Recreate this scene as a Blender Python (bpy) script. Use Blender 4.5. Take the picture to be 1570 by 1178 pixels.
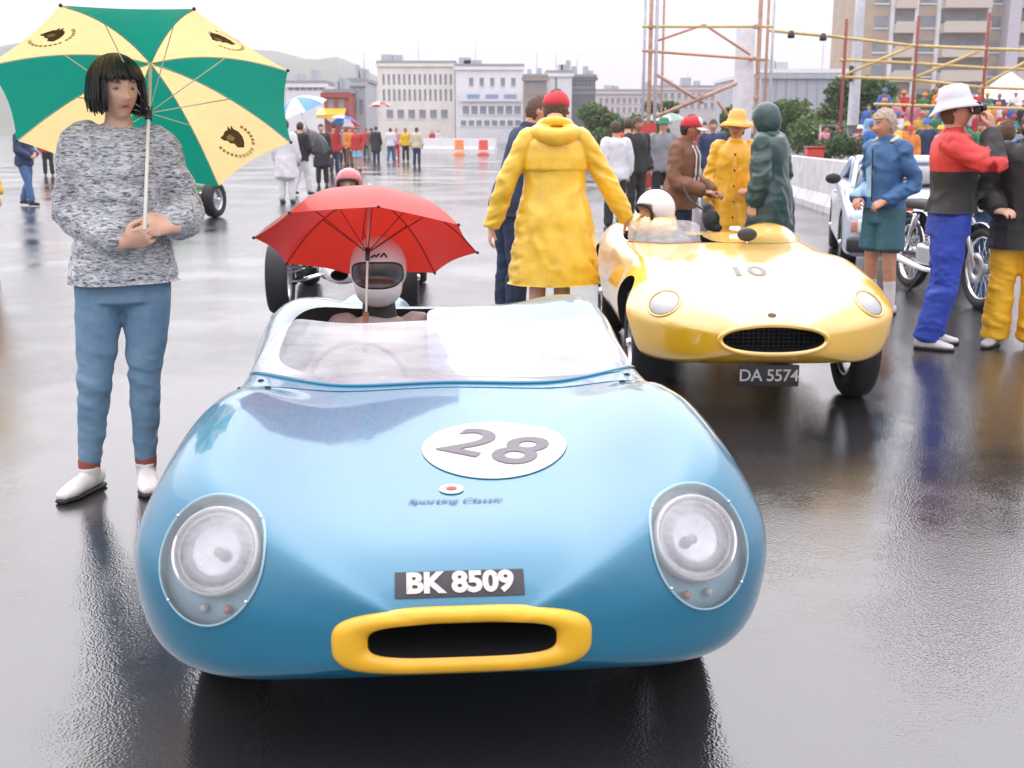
import bpy, bmesh, math, random
import numpy as np
from mathutils import Vector, Matrix
from mathutils.bvhtree import BVHTree
R = math.radians
random.seed(7); rng = np.random.default_rng(7)
for o in list(bpy.data.objects): bpy.data.objects.remove(o)
scene = bpy.context.scene
COL = scene.collection

# ---------------------------------------------------------------- camera
CAM_H = 1.45; PITCH = R(12.4); F = 1750.0
cam_d = bpy.data.cameras.new('camera'); cam = bpy.data.objects.new('camera', cam_d); COL.objects.link(cam)
cam.location = (0, 0, CAM_H); cam.rotation_euler = (R(90) - PITCH, 0, 0)
cam_d.sensor_width = 36; cam_d.lens = 36 * F / 1570; cam_d.clip_end = 4000; cam_d.clip_start = 0.05
cam_d.dof.use_dof = True; cam_d.dof.focus_distance = 4.2; cam_d.dof.aperture_fstop = 6.5
scene.camera = cam
# ---------------------------------------------------------------- sky, sun, exposure
SKY_STR = 1.0; SUN_EL = R(52); SUN_AZ = R(-12)
world = bpy.data.worlds.new('World'); scene.world = world; world.use_nodes = True
wn = world.node_tree.nodes; wl = world.node_tree.links; wn.clear()
wo = wn.new('ShaderNodeOutputWorld'); bg = wn.new('ShaderNodeBackground')
sky = wn.new('ShaderNodeTexSky'); sky.sky_type = 'NISHITA'; sky.sun_disc = False
sky.sun_elevation = SUN_EL; sky.sun_rotation = SUN_AZ; sky.dust_density = 6; sky.air_density = 1; sky.ozone_density = 1
sm = wn.new('ShaderNodeVectorMath'); sm.operation = 'SCALE'; sm.inputs['Scale'].default_value = 0.10
wl.new(sky.outputs[0], sm.inputs[0])
hs = wn.new('ShaderNodeHueSaturation'); hs.inputs['Saturation'].default_value = 0.15; wl.new(sm.outputs[0], hs.inputs['Color'])
# overcast cloud deck (CIE overcast: zenith three times the horizon)
tc = wn.new('ShaderNodeTexCoord'); sx = wn.new('ShaderNodeSeparateXYZ'); wl.new(tc.outputs['Generated'], sx.inputs[0])
mx = wn.new('ShaderNodeMath'); mx.operation = 'MAXIMUM'; wl.new(sx.outputs['Z'], mx.inputs[0]); mx.inputs[1].default_value = 0
ma = wn.new('ShaderNodeMath'); ma.operation = 'MULTIPLY_ADD'; wl.new(mx.outputs[0], ma.inputs[0]); ma.inputs[1].default_value = 2.0; ma.inputs[2].default_value = 1.0
nz = wn.new('ShaderNodeTexNoise'); nz.inputs['Scale'].default_value = 2.2; nz.inputs['Detail'].default_value = 4; wl.new(tc.outputs['Generated'], nz.inputs['Vector'])
mr = wn.new('ShaderNodeMapRange'); mr.inputs['From Min'].default_value = .3; mr.inputs['From Max'].default_value = .7; mr.inputs['To Min'].default_value = .94; mr.inputs['To Max'].default_value = 1.06; wl.new(nz.outputs[0], mr.inputs[0])
mm = wn.new('ShaderNodeMath'); mm.operation = 'MULTIPLY'; wl.new(ma.outputs[0], mm.inputs[0]); wl.new(mr.outputs[0], mm.inputs[1])
oc = wn.new('ShaderNodeVectorMath'); oc.operation = 'SCALE'; oc.inputs[0].default_value = (0.79, 0.765, 0.845); wl.new(mm.outputs[0], oc.inputs['Scale'])
mixw = wn.new('ShaderNodeMix'); mixw.data_type = 'RGBA'; mixw.inputs['Factor'].default_value = 0.85
wl.new(hs.outputs[0], mixw.inputs[6]); wl.new(oc.outputs[0], mixw.inputs[7])
wl.new(mixw.outputs[2], bg.inputs['Color']); bg.inputs['Strength'].default_value = SKY_STR
wl.new(bg.outputs[0], wo.inputs['Surface'])
sun_d = bpy.data.lights.new('sun', 'SUN'); sun_d.energy = 1.5; sun_d.angle = R(100); sun_d.color = (1, .97, .93)
sun = bpy.data.objects.new('sun', sun_d); COL.objects.link(sun); sun.rotation_euler = (-(R(90) - SUN_EL), 0, -SUN_AZ)
vs = scene.view_settings; vs.view_transform = 'Standard'; vs.look = 'None'; vs.exposure = 0.40; vs.gamma = 1; vs.use_curve_mapping = False

# ---------------------------------------------------------------- helpers
def ray(px, py):
    a = (px - 785) / F; b = (589 - py) / F
    c, s = math.cos(PITCH), math.sin(PITCH)
    return np.array([a, c + b * s, -s + b * c])
def G(px, py, z=0.0):
    d = ray(px, py); t = (z - CAM_H) / d[2]; return (d[0] * t, d[1] * t, z)
def at(px, py, Y):
    d = ray(px, py); t = Y / d[1]; return (d[0] * t, Y, CAM_H + d[2] * t)

def nd(nt, typ, **kw):
    n = nt.nodes.new(typ)
    for k, v in kw.items():
        if k in n.inputs: n.inputs[k].default_value = v
        else: setattr(n, k, v)
    return n
MATS = {}
def M(name, col, rough=.6, metal=0, coat=0, coat_rough=.05, var=.12, vs=6, bump=0, bs=80, ior=1.5, sheen=0, transl=0, alt=None, stretch=(1, 1, 1), coat_ior=1.5, attr=None):
    if name in MATS: return MATS[name]
    m = bpy.data.materials.new(name); m.use_nodes = True; nt = m.node_tree
    b = nt.nodes['Principled BSDF']; out = nt.nodes['Material Output']
    b.inputs['Roughness'].default_value = rough; b.inputs['Metallic'].default_value = metal
    b.inputs['Coat Weight'].default_value = coat; b.inputs['Coat Roughness'].default_value = coat_rough; b.inputs['Coat IOR'].default_value = coat_ior
    b.inputs['IOR'].default_value = ior
    if sheen: b.inputs['Sheen Weight'].default_value = sheen
    t = nd(nt, 'ShaderNodeTexCoord'); mp = nd(nt, 'ShaderNodeMapping'); mp.inputs['Scale'].default_value = stretch
    nt.links.new(t.outputs['Object'], mp.inputs[0])
    n = nd(nt, 'ShaderNodeTexNoise', Scale=vs, Detail=5.0, Roughness=.6); nt.links.new(mp.outputs[0], n.inputs['Vector'])
    rp = nd(nt, 'ShaderNodeMapRange'); rp.inputs['From Min'].default_value = .3; rp.inputs['From Max'].default_value = .7
    nt.links.new(n.outputs[0], rp.inputs[0])
    mix = nd(nt, 'ShaderNodeMix', data_type='RGBA'); nt.links.new(rp.outputs[0], mix.inputs[0])
    c = np.array(col)
    c0 = c * (1 - var); c1 = np.minimum(c * (1 + var), .95) if alt is None else np.array(alt)
    if alt is not None: c0 = c
    mix.inputs[6].default_value = (*c0, 1); mix.inputs[7].default_value = (*c1, 1)
    src = mix.outputs[2]
    if attr:
        at_ = nd(nt, 'ShaderNodeAttribute', attribute_name=attr); mu = nd(nt, 'ShaderNodeMix', data_type='RGBA', blend_type='MULTIPLY')
        mu.inputs[0].default_value = 1; nt.links.new(src, mu.inputs[6]); nt.links.new(at_.outputs['Color'], mu.inputs[7]); src = mu.outputs[2]
    nt.links.new(src, b.inputs['Base Color'])
    if bump:
        bn = nd(nt, 'ShaderNodeTexNoise', Scale=bs, Detail=3.0); nt.links.new(mp.outputs[0], bn.inputs['Vector'])
        bp = nd(nt, 'ShaderNodeBump', Strength=bump, Distance=.01); nt.links.new(bn.outputs[0], bp.inputs['Height']); nt.links.new(bp.outputs[0], b.inputs['Normal'])
    if transl:
        tr = nd(nt, 'ShaderNodeBsdfTranslucent'); nt.links.new(src, tr.inputs['Color'])
        ms = nd(nt, 'ShaderNodeMixShader'); ms.inputs[0].default_value = transl
        nt.links.new(b.outputs[0], ms.inputs[1]); nt.links.new(tr.outputs[0], ms.inputs[2]); nt.links.new(ms.outputs[0], out.inputs['Surface'])
    MATS[name] = m; return m
def glass(name, tint=(1, 1, 1), rough=.03, fog=0.0, ior=1.5, dark=1.0):
    if name in MATS: return MATS[name]
    m = bpy.data.materials.new(name); m.use_nodes = True; nt = m.node_tree; nt.nodes.clear()
    out = nd(nt, 'ShaderNodeOutputMaterial'); tr = nd(nt, 'ShaderNodeBsdfTransparent'); tr.inputs[0].default_value = (*[c * dark for c in tint], 1)
    gl = nd(nt, 'ShaderNodeBsdfGlossy', Roughness=rough); fr = nd(nt, 'ShaderNodeFresnel', IOR=ior)
    m1 = nd(nt, 'ShaderNodeMixShader'); nt.links.new(fr.outputs[0], m1.inputs[0]); nt.links.new(tr.outputs[0], m1.inputs[1]); nt.links.new(gl.outputs[0], m1.inputs[2])
    last = m1
    if fog:
        df = nd(nt, 'ShaderNodeBsdfDiffuse'); df.inputs[0].default_value = (.85, .85, .87, 1)
        n = nd(nt, 'ShaderNodeTexNoise', Scale=6.0, Detail=4.0); mr = nd(nt, 'ShaderNodeMapRange'); mr.inputs['From Min'].default_value = .3; mr.inputs['From Max'].default_value = .7
        mr.inputs['To Min'].default_value = fog * .7; mr.inputs['To Max'].default_value = min(1, fog * 1.25); nt.links.new(n.outputs[0], mr.inputs[0])
        m2 = nd(nt, 'ShaderNodeMixShader'); nt.links.new(mr.outputs[0], m2.inputs[0]); nt.links.new(m1.outputs[0], m2.inputs[1]); nt.links.new(df.outputs[0], m2.inputs[2]); last = m2
    nt.links.new(last.outputs[0], out.inputs[0]); MATS[name] = m; return m

def mesh_from(name, v, f, smooth=True):
    me = bpy.data.meshes.new(name); me.from_pydata([tuple(p) for p in np.asarray(v, float).tolist()], [], f)
    if smooth: me.shade_smooth()
    me.update(); return me
def tag(o, label=None, cat=None, group=None, kind=None):
    if label: o['label'] = label
    if cat: o['category'] = cat
    if group: o['group'] = group
    if kind: o['kind'] = kind
    return o
def obj(name, me, mats, parent=None, smooth=True):
    if isinstance(me, tuple): me = mesh_from(name, me[0], me[1], smooth)
    o = bpy.data.objects.new(name, me); COL.objects.link(o)
    if mats is not None:
        for m in (mats if isinstance(mats, (list, tuple)) else [mats]): me.materials.append(m)
    if parent: o.parent = parent
    return o
def empty(name, loc=(0, 0, 0), rz=0, label=None, cat=None, group=None, scale=1):
    o = bpy.data.objects.new(name, None); COL.objects.link(o); o.location = loc; o.rotation_euler = (0, 0, rz); o.scale = (scale,) * 3
    o.empty_display_size = .1
    return tag(o, label, cat, group)
def cat_geo(*gs):
    V = []; Fc = []; n = 0
    for v, f in gs:
        v = np.asarray(v, float); V.append(v); Fc += [tuple(i + n for i in q) for q in f]; n += len(v)
    return np.vstack(V), Fc
def box(x0, x1, y0, y1, z0, z1):
    v = [(x, y, z) for x in (x0, x1) for y in (y0, y1) for z in (z0, z1)]
    return np.array(v, float), [(0, 1, 3, 2), (4, 6, 7, 5), (0, 4, 5, 1), (2, 3, 7, 6), (0, 2, 6, 4), (1, 5, 7, 3)]
def bbox(x0, x1, y0, y1, z0, z1, b=.01):
    """box with chamfered edges"""
    bm = bmesh.new(); v, f = box(x0, x1, y0, y1, z0, z1); vs_ = [bm.verts.new(p) for p in v]
    for q in f: bm.faces.new([vs_[i] for i in q])
    bmesh.ops.bevel(bm, geom=list(bm.edges), offset=b, segments=2, affect='EDGES', profile=.5)
    bm.verts.ensure_lookup_table(); bm.verts.index_update(); r = (np.array([tuple(p.co) for p in bm.verts]), [tuple(p.index for p in q.verts) for q in bm.faces]); bm.free(); return r
def xf(g, mat):
    v = np.asarray(g[0], float); m = np.array(mat); return v @ m[:3, :3].T + m[:3, 3], g[1]
def mv(g, x=0, y=0, z=0): return np.asarray(g[0], float) + np.array([x, y, z]), g[1]
def crom(P, sub):
    P = np.asarray(P, float); n = len(P)
    if n < 3: 
        t = np.linspace(0, 1, sub * (n - 1) + 1)[:, None]; return P[0] * (1 - t) + P[-1] * t
    Q = np.vstack([2 * P[0] - P[1], P, 2 * P[-1] - P[-2]]); out = []
    for i in range(1, n):
        p0, p1, p2, p3 = Q[i - 1], Q[i], Q[i + 1], Q[i + 2]
        for k in range(sub):
            t = k / sub; out.append(.5 * ((2 * p1) + (-p0 + p2) * t + (2 * p0 - 5 * p1 + 4 * p2 - p3) * t * t + (-p0 + 3 * p1 - 3 * p2 + p3) * t ** 3))
    out.append(P[-1]); return np.array(out)
def tube(pts, rad, n=14, sub=5, ref=(0, 1, 0), caps=True):
    """loft along pts; rad: float or (ra, rb) per point, ra across (cross of ref), rb along ref"""
    pts = np.asarray(pts, float)
    r = np.array([(q, q) if np.isscalar(q) else q for q in (rad if hasattr(rad, '__len__') else [rad] * len(pts))], float)
    A = crom(np.hstack([pts, r]), sub) if sub > 1 else np.hstack([pts, r])
    P = A[:, :3]; rr = np.maximum(A[:, 3:], .0005)
    T = np.gradient(P, axis=0); T /= np.linalg.norm(T, axis=1)[:, None] + 1e-12
    ref = np.array(ref, float)
    V = []; Fc = []; m = len(P)
    a = np.linspace(0, 2 * np.pi, n, endpoint=False)
    for i in range(m):
        t = T[i]; u = ref - t * ref.dot(t)
        if np.linalg.norm(u) < .15: 
            al = np.array([1., 0, 0]) if abs(t[0]) < .8 else np.array([0, 0, 1.]); u = al - t * al.dot(t)
        u /= np.linalg.norm(u); s = np.cross(u, t)
        V.append(P[i] + np.outer(np.cos(a) * rr[i, 0], s) + np.outer(np.sin(a) * rr[i, 1], u))
    V = np.vstack(V)
    for i in range(m - 1):
        for j in range(n):
            k = (j + 1) % n; Fc.append((i * n + j, i * n + k, (i + 1) * n + k, (i + 1) * n + j))
    if caps:
        c0 = len(V); e0 = P[0] - T[0] * rr[0].min() * .5; e1 = P[-1] + T[-1] * rr[-1].min() * .5
        V = np.vstack([V, e0, e1])
        for j in range(n):
            k = (j + 1) % n; Fc.append((c0, k, j)); Fc.append((c0 + 1, (m - 1) * n + j, (m - 1) * n + k))
    return fixn((V, Fc))
def fixn(g):
    v, f = np.asarray(g[0]), g[1]; vol = 0
    for q in f:
        a = v[q[0]]
        for k in range(1, len(q) - 1): vol += np.dot(a, np.cross(v[q[k]], v[q[k + 1]]))
    return (v, [tuple(reversed(q)) for q in f]) if vol < 0 else (v, f)
def sphere(c, r, nu=20, nv=14):
    r = (r, r, r) if np.isscalar(r) else r; V = [(0, 0, 1)]; Fc = []
    for i in range(1, nv):
        th = math.pi * i / nv
        for j in range(nu): ph = 2 * math.pi * j / nu; V.append((math.sin(th) * math.cos(ph), math.sin(th) * math.sin(ph), math.cos(th)))
    V.append((0, 0, -1)); L = len(V) - 1
    for j in range(nu):
        k = (j + 1) % nu; Fc.append((0, 1 + j, 1 + k)); Fc.append((L, 1 + (nv - 2) * nu + k, 1 + (nv - 2) * nu + j))
        for i in range(nv - 2): Fc.append((1 + i * nu + j, 1 + (i + 1) * nu + j, 1 + (i + 1) * nu + k, 1 + i * nu + k))
    return np.array(V) * np.array(r) + np.array(c), Fc
def lathe(prof, n=32, axis='x', closed=False):
    """prof list of (r, h) ; revolve round axis"""
    V = []; Fc = []; m = len(prof)
    for r, h in prof:
        for j in range(n):
            a = 2 * math.pi * j / n; c, s = r * math.cos(a), r * math.sin(a)
            V.append({'x': (h, c, s), 'y': (c, h, s), 'z': (c, s, h)}[axis])
    for i in range(m if closed else m - 1):
        i2 = (i + 1) % m
        for j in range(n):
            k = (j + 1) % n; Fc.append((i * n + j, i * n + k, i2 * n + k, i2 * n + j))
    return fixn((np.array(V), Fc))
def rod(a, b, r, n=8): return tube([a, b], r, n=n, sub=1)
# value noise
_H = rng.random(4096)
def vnoise(p):
    p = np.asarray(p, float); i = np.floor(p).astype(int); f = p - i; f = f * f * (3 - 2 * f); r = 0
    for dx in (0, 1):
        for dy in (0, 1):
            for dz in (0, 1):
                h = _H[((i[:, 0] + dx) * 73 + (i[:, 1] + dy) * 179 + (i[:, 2] + dz) * 283) % 4096]
                r = r + h * (f[:, 0] if dx else 1 - f[:, 0]) * (f[:, 1] if dy else 1 - f[:, 1]) * (f[:, 2] if dz else 1 - f[:, 2])
    return r - .5
def fbm(p, o=3): return sum(vnoise(np.asarray(p) * 2 ** k + 17.3 * k) / 2 ** k for k in range(o))
def remesh(g, vox, smooth=4, fold=None):
    me = mesh_from('tmp', *g); o = bpy.data.objects.new('tmp', me); tmpscene.collection.objects.link(o)
    m = o.modifiers.new('r', 'REMESH'); m.mode = 'VOXEL'; m.voxel_size = vox
    if smooth: s = o.modifiers.new('s', 'SMOOTH'); s.factor = .5; s.iterations = smooth
    dg = tmpscene.view_layers[0].depsgraph; tmpscene.view_layers[0].update()
    e = o.evaluated_get(dg); me2 = e.to_mesh()
    n = len(me2.vertices); v = np.empty(n * 3); me2.vertices.foreach_get('co', v); v = v.reshape(-1, 3)
    nr = np.empty(n * 3); me2.vertices.foreach_get('normal', nr); nr = nr.reshape(-1, 3)
    k = len(me2.polygons); lp = np.empty(len(me2.loops), int); me2.loops.foreach_get('vertex_index', lp)
    st = np.empty(k, int); me2.polygons.foreach_get('loop_start', st); tt = np.empty(k, int); me2.polygons.foreach_get('loop_total', tt)
    if (tt == 4).all(): f = [tuple(q) for q in lp.reshape(-1, 4).tolist()]
    else: f = [tuple(lp[a:a + b].tolist()) for a, b in zip(st, tt)]
    e.to_mesh_clear(); bpy.data.objects.remove(o); bpy.data.meshes.remove(me)
    if fold is not None: v = v + nr * fold(v)[:, None]
    return v, f
tmpscene = bpy.data.scenes.new('tmp')
def text_geo(s, size, bold=0.0, shear=0.0, depth=0, space=1.0, sub=2):
    c = bpy.data.curves.new('t', 'FONT'); c.body = s; c.size = size; c.align_x = 'CENTER'; c.align_y = 'CENTER'; c.offset = bold; c.shear = shear; c.space_character = space
    c.resolution_u = 4; o = bpy.data.objects.new('t', c); tmpscene.collection.objects.link(o); tmpscene.view_layers[0].update()
    e = o.evaluated_get(tmpscene.view_layers[0].depsgraph); me = e.to_mesh()
    bm = bmesh.new(); bm.from_mesh(me); e.to_mesh_clear()
    bmesh.ops.triangulate(bm, faces=bm.faces)
    for _ in range(sub):
        L = [q for q in bm.edges if q.calc_length() > size * .12]
        if L: bmesh.ops.subdivide_edges(bm, edges=L, cuts=1); bmesh.ops.triangulate(bm, faces=bm.faces)
    bm.verts.index_update(); g = (np.array([tuple(p.co) for p in bm.verts]), [tuple(p.index for p in q.verts) for q in bm.faces]); bm.free()
    bpy.data.objects.remove(o); return g
def project(g, O, A, B, D, bvh, off):
    """flat geometry (a,b,*) laid on a surface along D"""
    O, A, B, D = (Vector(q) for q in (O, A, B, D)); D.normalize(); V = []
    for p in g[0]:
        h = bvh.ray_cast(O + A * p[0] + B * p[1], D)
        if h[0] is None: h = bvh.find_nearest(O + A * p[0] + B * p[1])
        nrm = h[1] if h[1].dot(D) < 0 else -h[1]
        V.append(tuple(h[0] + nrm * (off + (p[2] if len(p) > 2 else 0))))
    return np.array(V), g[1]
def disc(rx, ry, rings=8, n=40, dome=0.0, p=2.0):
    V = [(0, 0, dome)]; Fc = []
    for i in range(1, rings + 1):
        r = i / rings
        for j in range(n):
            a = 2 * math.pi * j / n; ca, sa = math.cos(a), math.sin(a)
            V.append((rx * r * math.copysign(abs(ca) ** (2 / p), ca), ry * r * math.copysign(abs(sa) ** (2 / p), sa), dome * (1 - r * r)))
    for j in range(n):
        k = (j + 1) % n; Fc.append((0, 1 + j, 1 + k))
        for i in range(rings - 1): Fc.append((1 + i * n + j, 1 + (i + 1) * n + j, 1 + (i + 1) * n + k, 1 + i * n + k))
    return np.array(V), Fc
def ring(ix, iy, ox, oy, p=2.0, n=64, m=8, h=.012, back=.0, cyo=0):
    """flat oval ring with rounded section"""
    V = []; Fc = []
    for i in range(m + 1):
        t = i / m; hh = h * math.sin(math.pi * t) ** .6 - (back if i in (0, m) else 0)
        for j in range(n):
            a = 2 * math.pi * j / n; ca, sa = math.cos(a), math.sin(a); c2 = math.copysign(abs(ca) ** (2 / p), ca); s2 = math.copysign(abs(sa) ** (2 / p), sa)
            V.append(((ix + (ox - ix) * t) * c2, (iy + (oy - iy) * t) * s2 + cyo * t, hh))
    for i in range(m):
        for j in range(n):
            k = (j + 1) % n; Fc.append((i * n + j, (i + 1) * n + j, (i + 1) * n + k, i * n + k))
    return np.array(V), Fc
def copy_tree(o, parent=None):
    c = o.copy(); COL.objects.link(c)
    if parent: c.parent = parent
    for ch in list(o.children): copy_tree(ch, c)
    return c
def pchip(xs, ys):
    xs = np.array(xs, float); ys = np.array(ys, float); h = np.diff(xs); d = np.diff(ys) / h; m = np.zeros(len(xs))
    for i in range(1, len(xs) - 1):
        if d[i - 1] * d[i] > 0:
            w1 = 2 * h[i] + h[i - 1]; w2 = h[i] + 2 * h[i - 1]; m[i] = (w1 + w2) / (w1 / d[i - 1] + w2 / d[i])
    m[0] = d[0]; m[-1] = d[-1]
    def fn(x):
        x = min(max(x, xs[0]), xs[-1]); i = min(max(int(np.searchsorted(xs, x) - 1), 0), len(h) - 1); t = (x - xs[i]) / h[i]
        return ys[i] * (2 * t ** 3 - 3 * t * t + 1) + h[i] * m[i] * (t ** 3 - 2 * t * t + t) + ys[i + 1] * (-2 * t ** 3 + 3 * t * t) + h[i] * m[i + 1] * (t ** 3 - t * t)
    return fn
def boolean(o, cutters):
    """cut geometries (geo, material) out of o, keeping the cutter's material on the cut faces"""
    for g, mt in cutters:
        c = bpy.data.objects.new('cut', mesh_from('cut', *fixn(g))); c.data.materials.append(mt); tmpscene.collection.objects.link(c)
        w = bpy.data.objects.new('work', o.data); tmpscene.collection.objects.link(w)
        c.matrix_world = Matrix.Identity(4)
        m = w.modifiers.new('b', 'BOOLEAN'); m.operation = 'DIFFERENCE'; m.solver = 'EXACT'; m.object = c; m.material_mode = 'TRANSFER'
        tmpscene.view_layers[0].update(); dg = tmpscene.view_layers[0].depsgraph
        me = bpy.data.meshes.new_from_object(w.evaluated_get(dg), preserve_all_data_layers=True, depsgraph=dg)
        old = o.data; o.data = me; bpy.data.objects.remove(w); bpy.data.objects.remove(c); bpy.data.meshes.remove(old)
    o.data.set_sharp_from_angle(angle=R(38))
# ---------------------------------------------------------------- materials
def wet_asphalt():
    m = bpy.data.materials.new('wet_asphalt'); m.use_nodes = True; nt = m.node_tree; b = nt.nodes['Principled BSDF']
    t = nd(nt, 'ShaderNodeTexCoord')
    big = nd(nt, 'ShaderNodeTexNoise', Scale=.35, Detail=6.0, Roughness=.62); nt.links.new(t.outputs['Object'], big.inputs['Vector'])
    fine = nd(nt, 'ShaderNodeTexNoise', Scale=95.0, Detail=3.0, Roughness=.7); nt.links.new(t.outputs['Object'], fine.inputs['Vector'])
    vor = nd(nt, 'ShaderNodeTexVoronoi', Scale=130.0); nt.links.new(t.outputs['Object'], vor.inputs['Vector'])
    mix = nd(nt, 'ShaderNodeMix', data_type='RGBA'); mix.inputs[6].default_value = (.012, .012, .013, 1); mix.inputs[7].default_value = (.042, .040, .042, 1)
    nt.links.new(fine.outputs[0], mix.inputs[0]); nt.links.new(mix.outputs[2], b.inputs['Base Color'])
    r = nd(nt, 'ShaderNodeMapRange'); r.inputs['From Min'].default_value = .35; r.inputs['From Max'].default_value = .68; r.inputs['To Min'].default_value = .07; r.inputs['To Max'].default_value = .20
    nt.links.new(big.outputs[0], r.inputs[0]); nt.links.new(r.outputs[0], b.inputs['Roughness'])
    b.inputs['IOR'].default_value = 2.2
    # film of water: stones show through less where it is deeper
    hs_ = nd(nt, 'ShaderNodeMapRange'); hs_.inputs['From Min'].default_value = .40; hs_.inputs['From Max'].default_value = .65; hs_.inputs['To Min'].default_value = .05; hs_.inputs['To Max'].default_value = .34
    nt.links.new(big.outputs[0], hs_.inputs[0])
    b1 = nd(nt, 'ShaderNodeBump', Distance=.004); nt.links.new(hs_.outputs[0], b1.inputs['Strength']); nt.links.new(vor.outputs['Distance'], b1.inputs['Height'])
    und = nd(nt, 'ShaderNodeTexNoise', Scale=7.0, Detail=6.0, Roughness=.65); nt.links.new(t.outputs['Object'], und.inputs['Vector'])
    b2 = nd(nt, 'ShaderNodeBump', Strength=.09, Distance=.012); nt.links.new(und.outputs[0], b2.inputs['Height']); nt.links.new(b1.outputs[0], b2.inputs['Normal'])
    nt.links.new(b2.outputs[0], b.inputs['Normal'])
    return m
def car_paint(name, col, coat_ior=1.7):
    m = bpy.data.materials.new(name); m.use_nodes = True; nt = m.node_tree; b = nt.nodes['Principled BSDF']
    t = nd(nt, 'ShaderNodeTexCoord')
    n = nd(nt, 'ShaderNodeTexNoise', Scale=3.0, Detail=5.0); nt.links.new(t.outputs['Object'], n.inputs['Vector'])
    mix = nd(nt, 'ShaderNodeMix', data_type='RGBA'); c = np.array(col); mix.inputs[6].default_value = (*(c * .93), 1); mix.inputs[7].default_value = (*(np.minimum(c * 1.05, 1)), 1)
    nt.links.new(n.outputs[0], mix.inputs[0]); nt.links.new(mix.outputs[2], b.inputs['Base Color'])
    b.inputs['Roughness'].default_value = .38; b.inputs['Coat Weight'].default_value = 1; b.inputs['Coat IOR'].default_value = coat_ior; b.inputs['Coat Roughness'].default_value = .07
    # rain beads
    v = nd(nt, 'ShaderNodeTexVoronoi', Scale=150.0); nt.links.new(t.outputs['Object'], v.inputs['Vector'])
    n2 = nd(nt, 'ShaderNodeTexNoise', Scale=14.0, Detail=3.0); nt.links.new(t.outputs['Object'], n2.inputs['Vector'])
    mp = nd(nt, 'ShaderNodeMapRange'); mp.inputs['From Min'].default_value = .16; mp.inputs['From Max'].default_value = .34; mp.inputs['To Min'].default_value = 1; mp.inputs['To Max'].default_value = 0; nt.links.new(v.outputs['Distance'], mp.inputs[0])
    ml = nd(nt, 'ShaderNodeMath', operation='MULTIPLY'); nt.links.new(mp.outputs[0], ml.inputs[0]); nt.links.new(n2.outputs[0], ml.inputs[1])
    bp = nd(nt, 'ShaderNodeBump', Strength=.22, Distance=.002); nt.links.new(ml.outputs[0], bp.inputs['Height'])
    bp2 = nd(nt, 'ShaderNodeBump', Strength=.03, Distance=.02); n3 = nd(nt, 'ShaderNodeTexNoise', Scale=5.0, Detail=2.0); nt.links.new(t.outputs['Object'], n3.inputs['Vector']); nt.links.new(n3.outputs[0], bp2.inputs['Height']); nt.links.new(bp.outputs[0], bp2.inputs['Normal'])
    nt.links.new(bp2.outputs[0], b.inputs['Coat Normal']); MATS[name] = m
    return m
ASPH = wet_asphalt()
BLUE = car_paint('blue_car_paint', (.001, .155, .26), 1.5); YELC = car_paint('yellow_car_paint', (.86, .49, .001), 2.6)
GRNC = car_paint('green_car_paint', (.03, .22, .07)); WHTC = car_paint('white_car_paint', (.72, .72, .72)); SILB = car_paint('silver_blue_paint', (.42, .50, .62))
YELT = M('yellow_trim', (.82, .45, .01), .35, coat=.6)
BLACK = M('black_interior', (.008, .008, .009), .8); RUB = M('rubber', (.012, .012, .013), .65, bump=.2, bs=60)
CHR = M('chrome', (.8, .8, .82), .12, metal=1, var=.03); ALU = M('aluminium', (.55, .56, .58), .35, metal=1, bump=.05)
DKM = M('dark_metal', (.05, .05, .055), .45, metal=.6); WHP = M('white_paint', (.78, .77, .76), .4, coat=.3, var=.04)
GLS = glass('clear_perspex', rough=.02, ior=1.5); SCR = glass('wet_windscreen', rough=.05, fog=.34, ior=1.55); FLUT = glass('fluted_lens', rough=.25, fog=.38, ior=1.5); HCOV = glass('hazy_perspex', rough=.04, fog=.10, ior=1.5); DGL = glass('dark_glass', rough=.03, ior=1.5, dark=.12)
WHDEC = M('white_decal', (.52, .48, .44), .5, coat=.2, var=.03); BKDEC = M('black_decal', (.02, .02, .025), .45, var=.05); BLDEC = M('blue_decal', (.02, .07, .20), .45); RDDEC = M('red_decal', (.6, .04, .03), .5)
LENS = M('lamp_lens', (.80, .79, .76), .12, coat=1, var=.05, bump=.25, bs=45); ORL = M('orange_lens', (.72, .30, .20), .2, coat=1)
PODM = M('pale_blue_pod', (.30, .50, .56), .4, var=.06)
GREYDEC = M('faded_grey_decal', (.13, .12, .14), .5)

# ---------------------------------------------------------------- ground
g = obj('ground', box(-1500, 1500, -40, 2600, -.3, 0), ASPH, smooth=False); tag(g, kind='structure')

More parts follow.
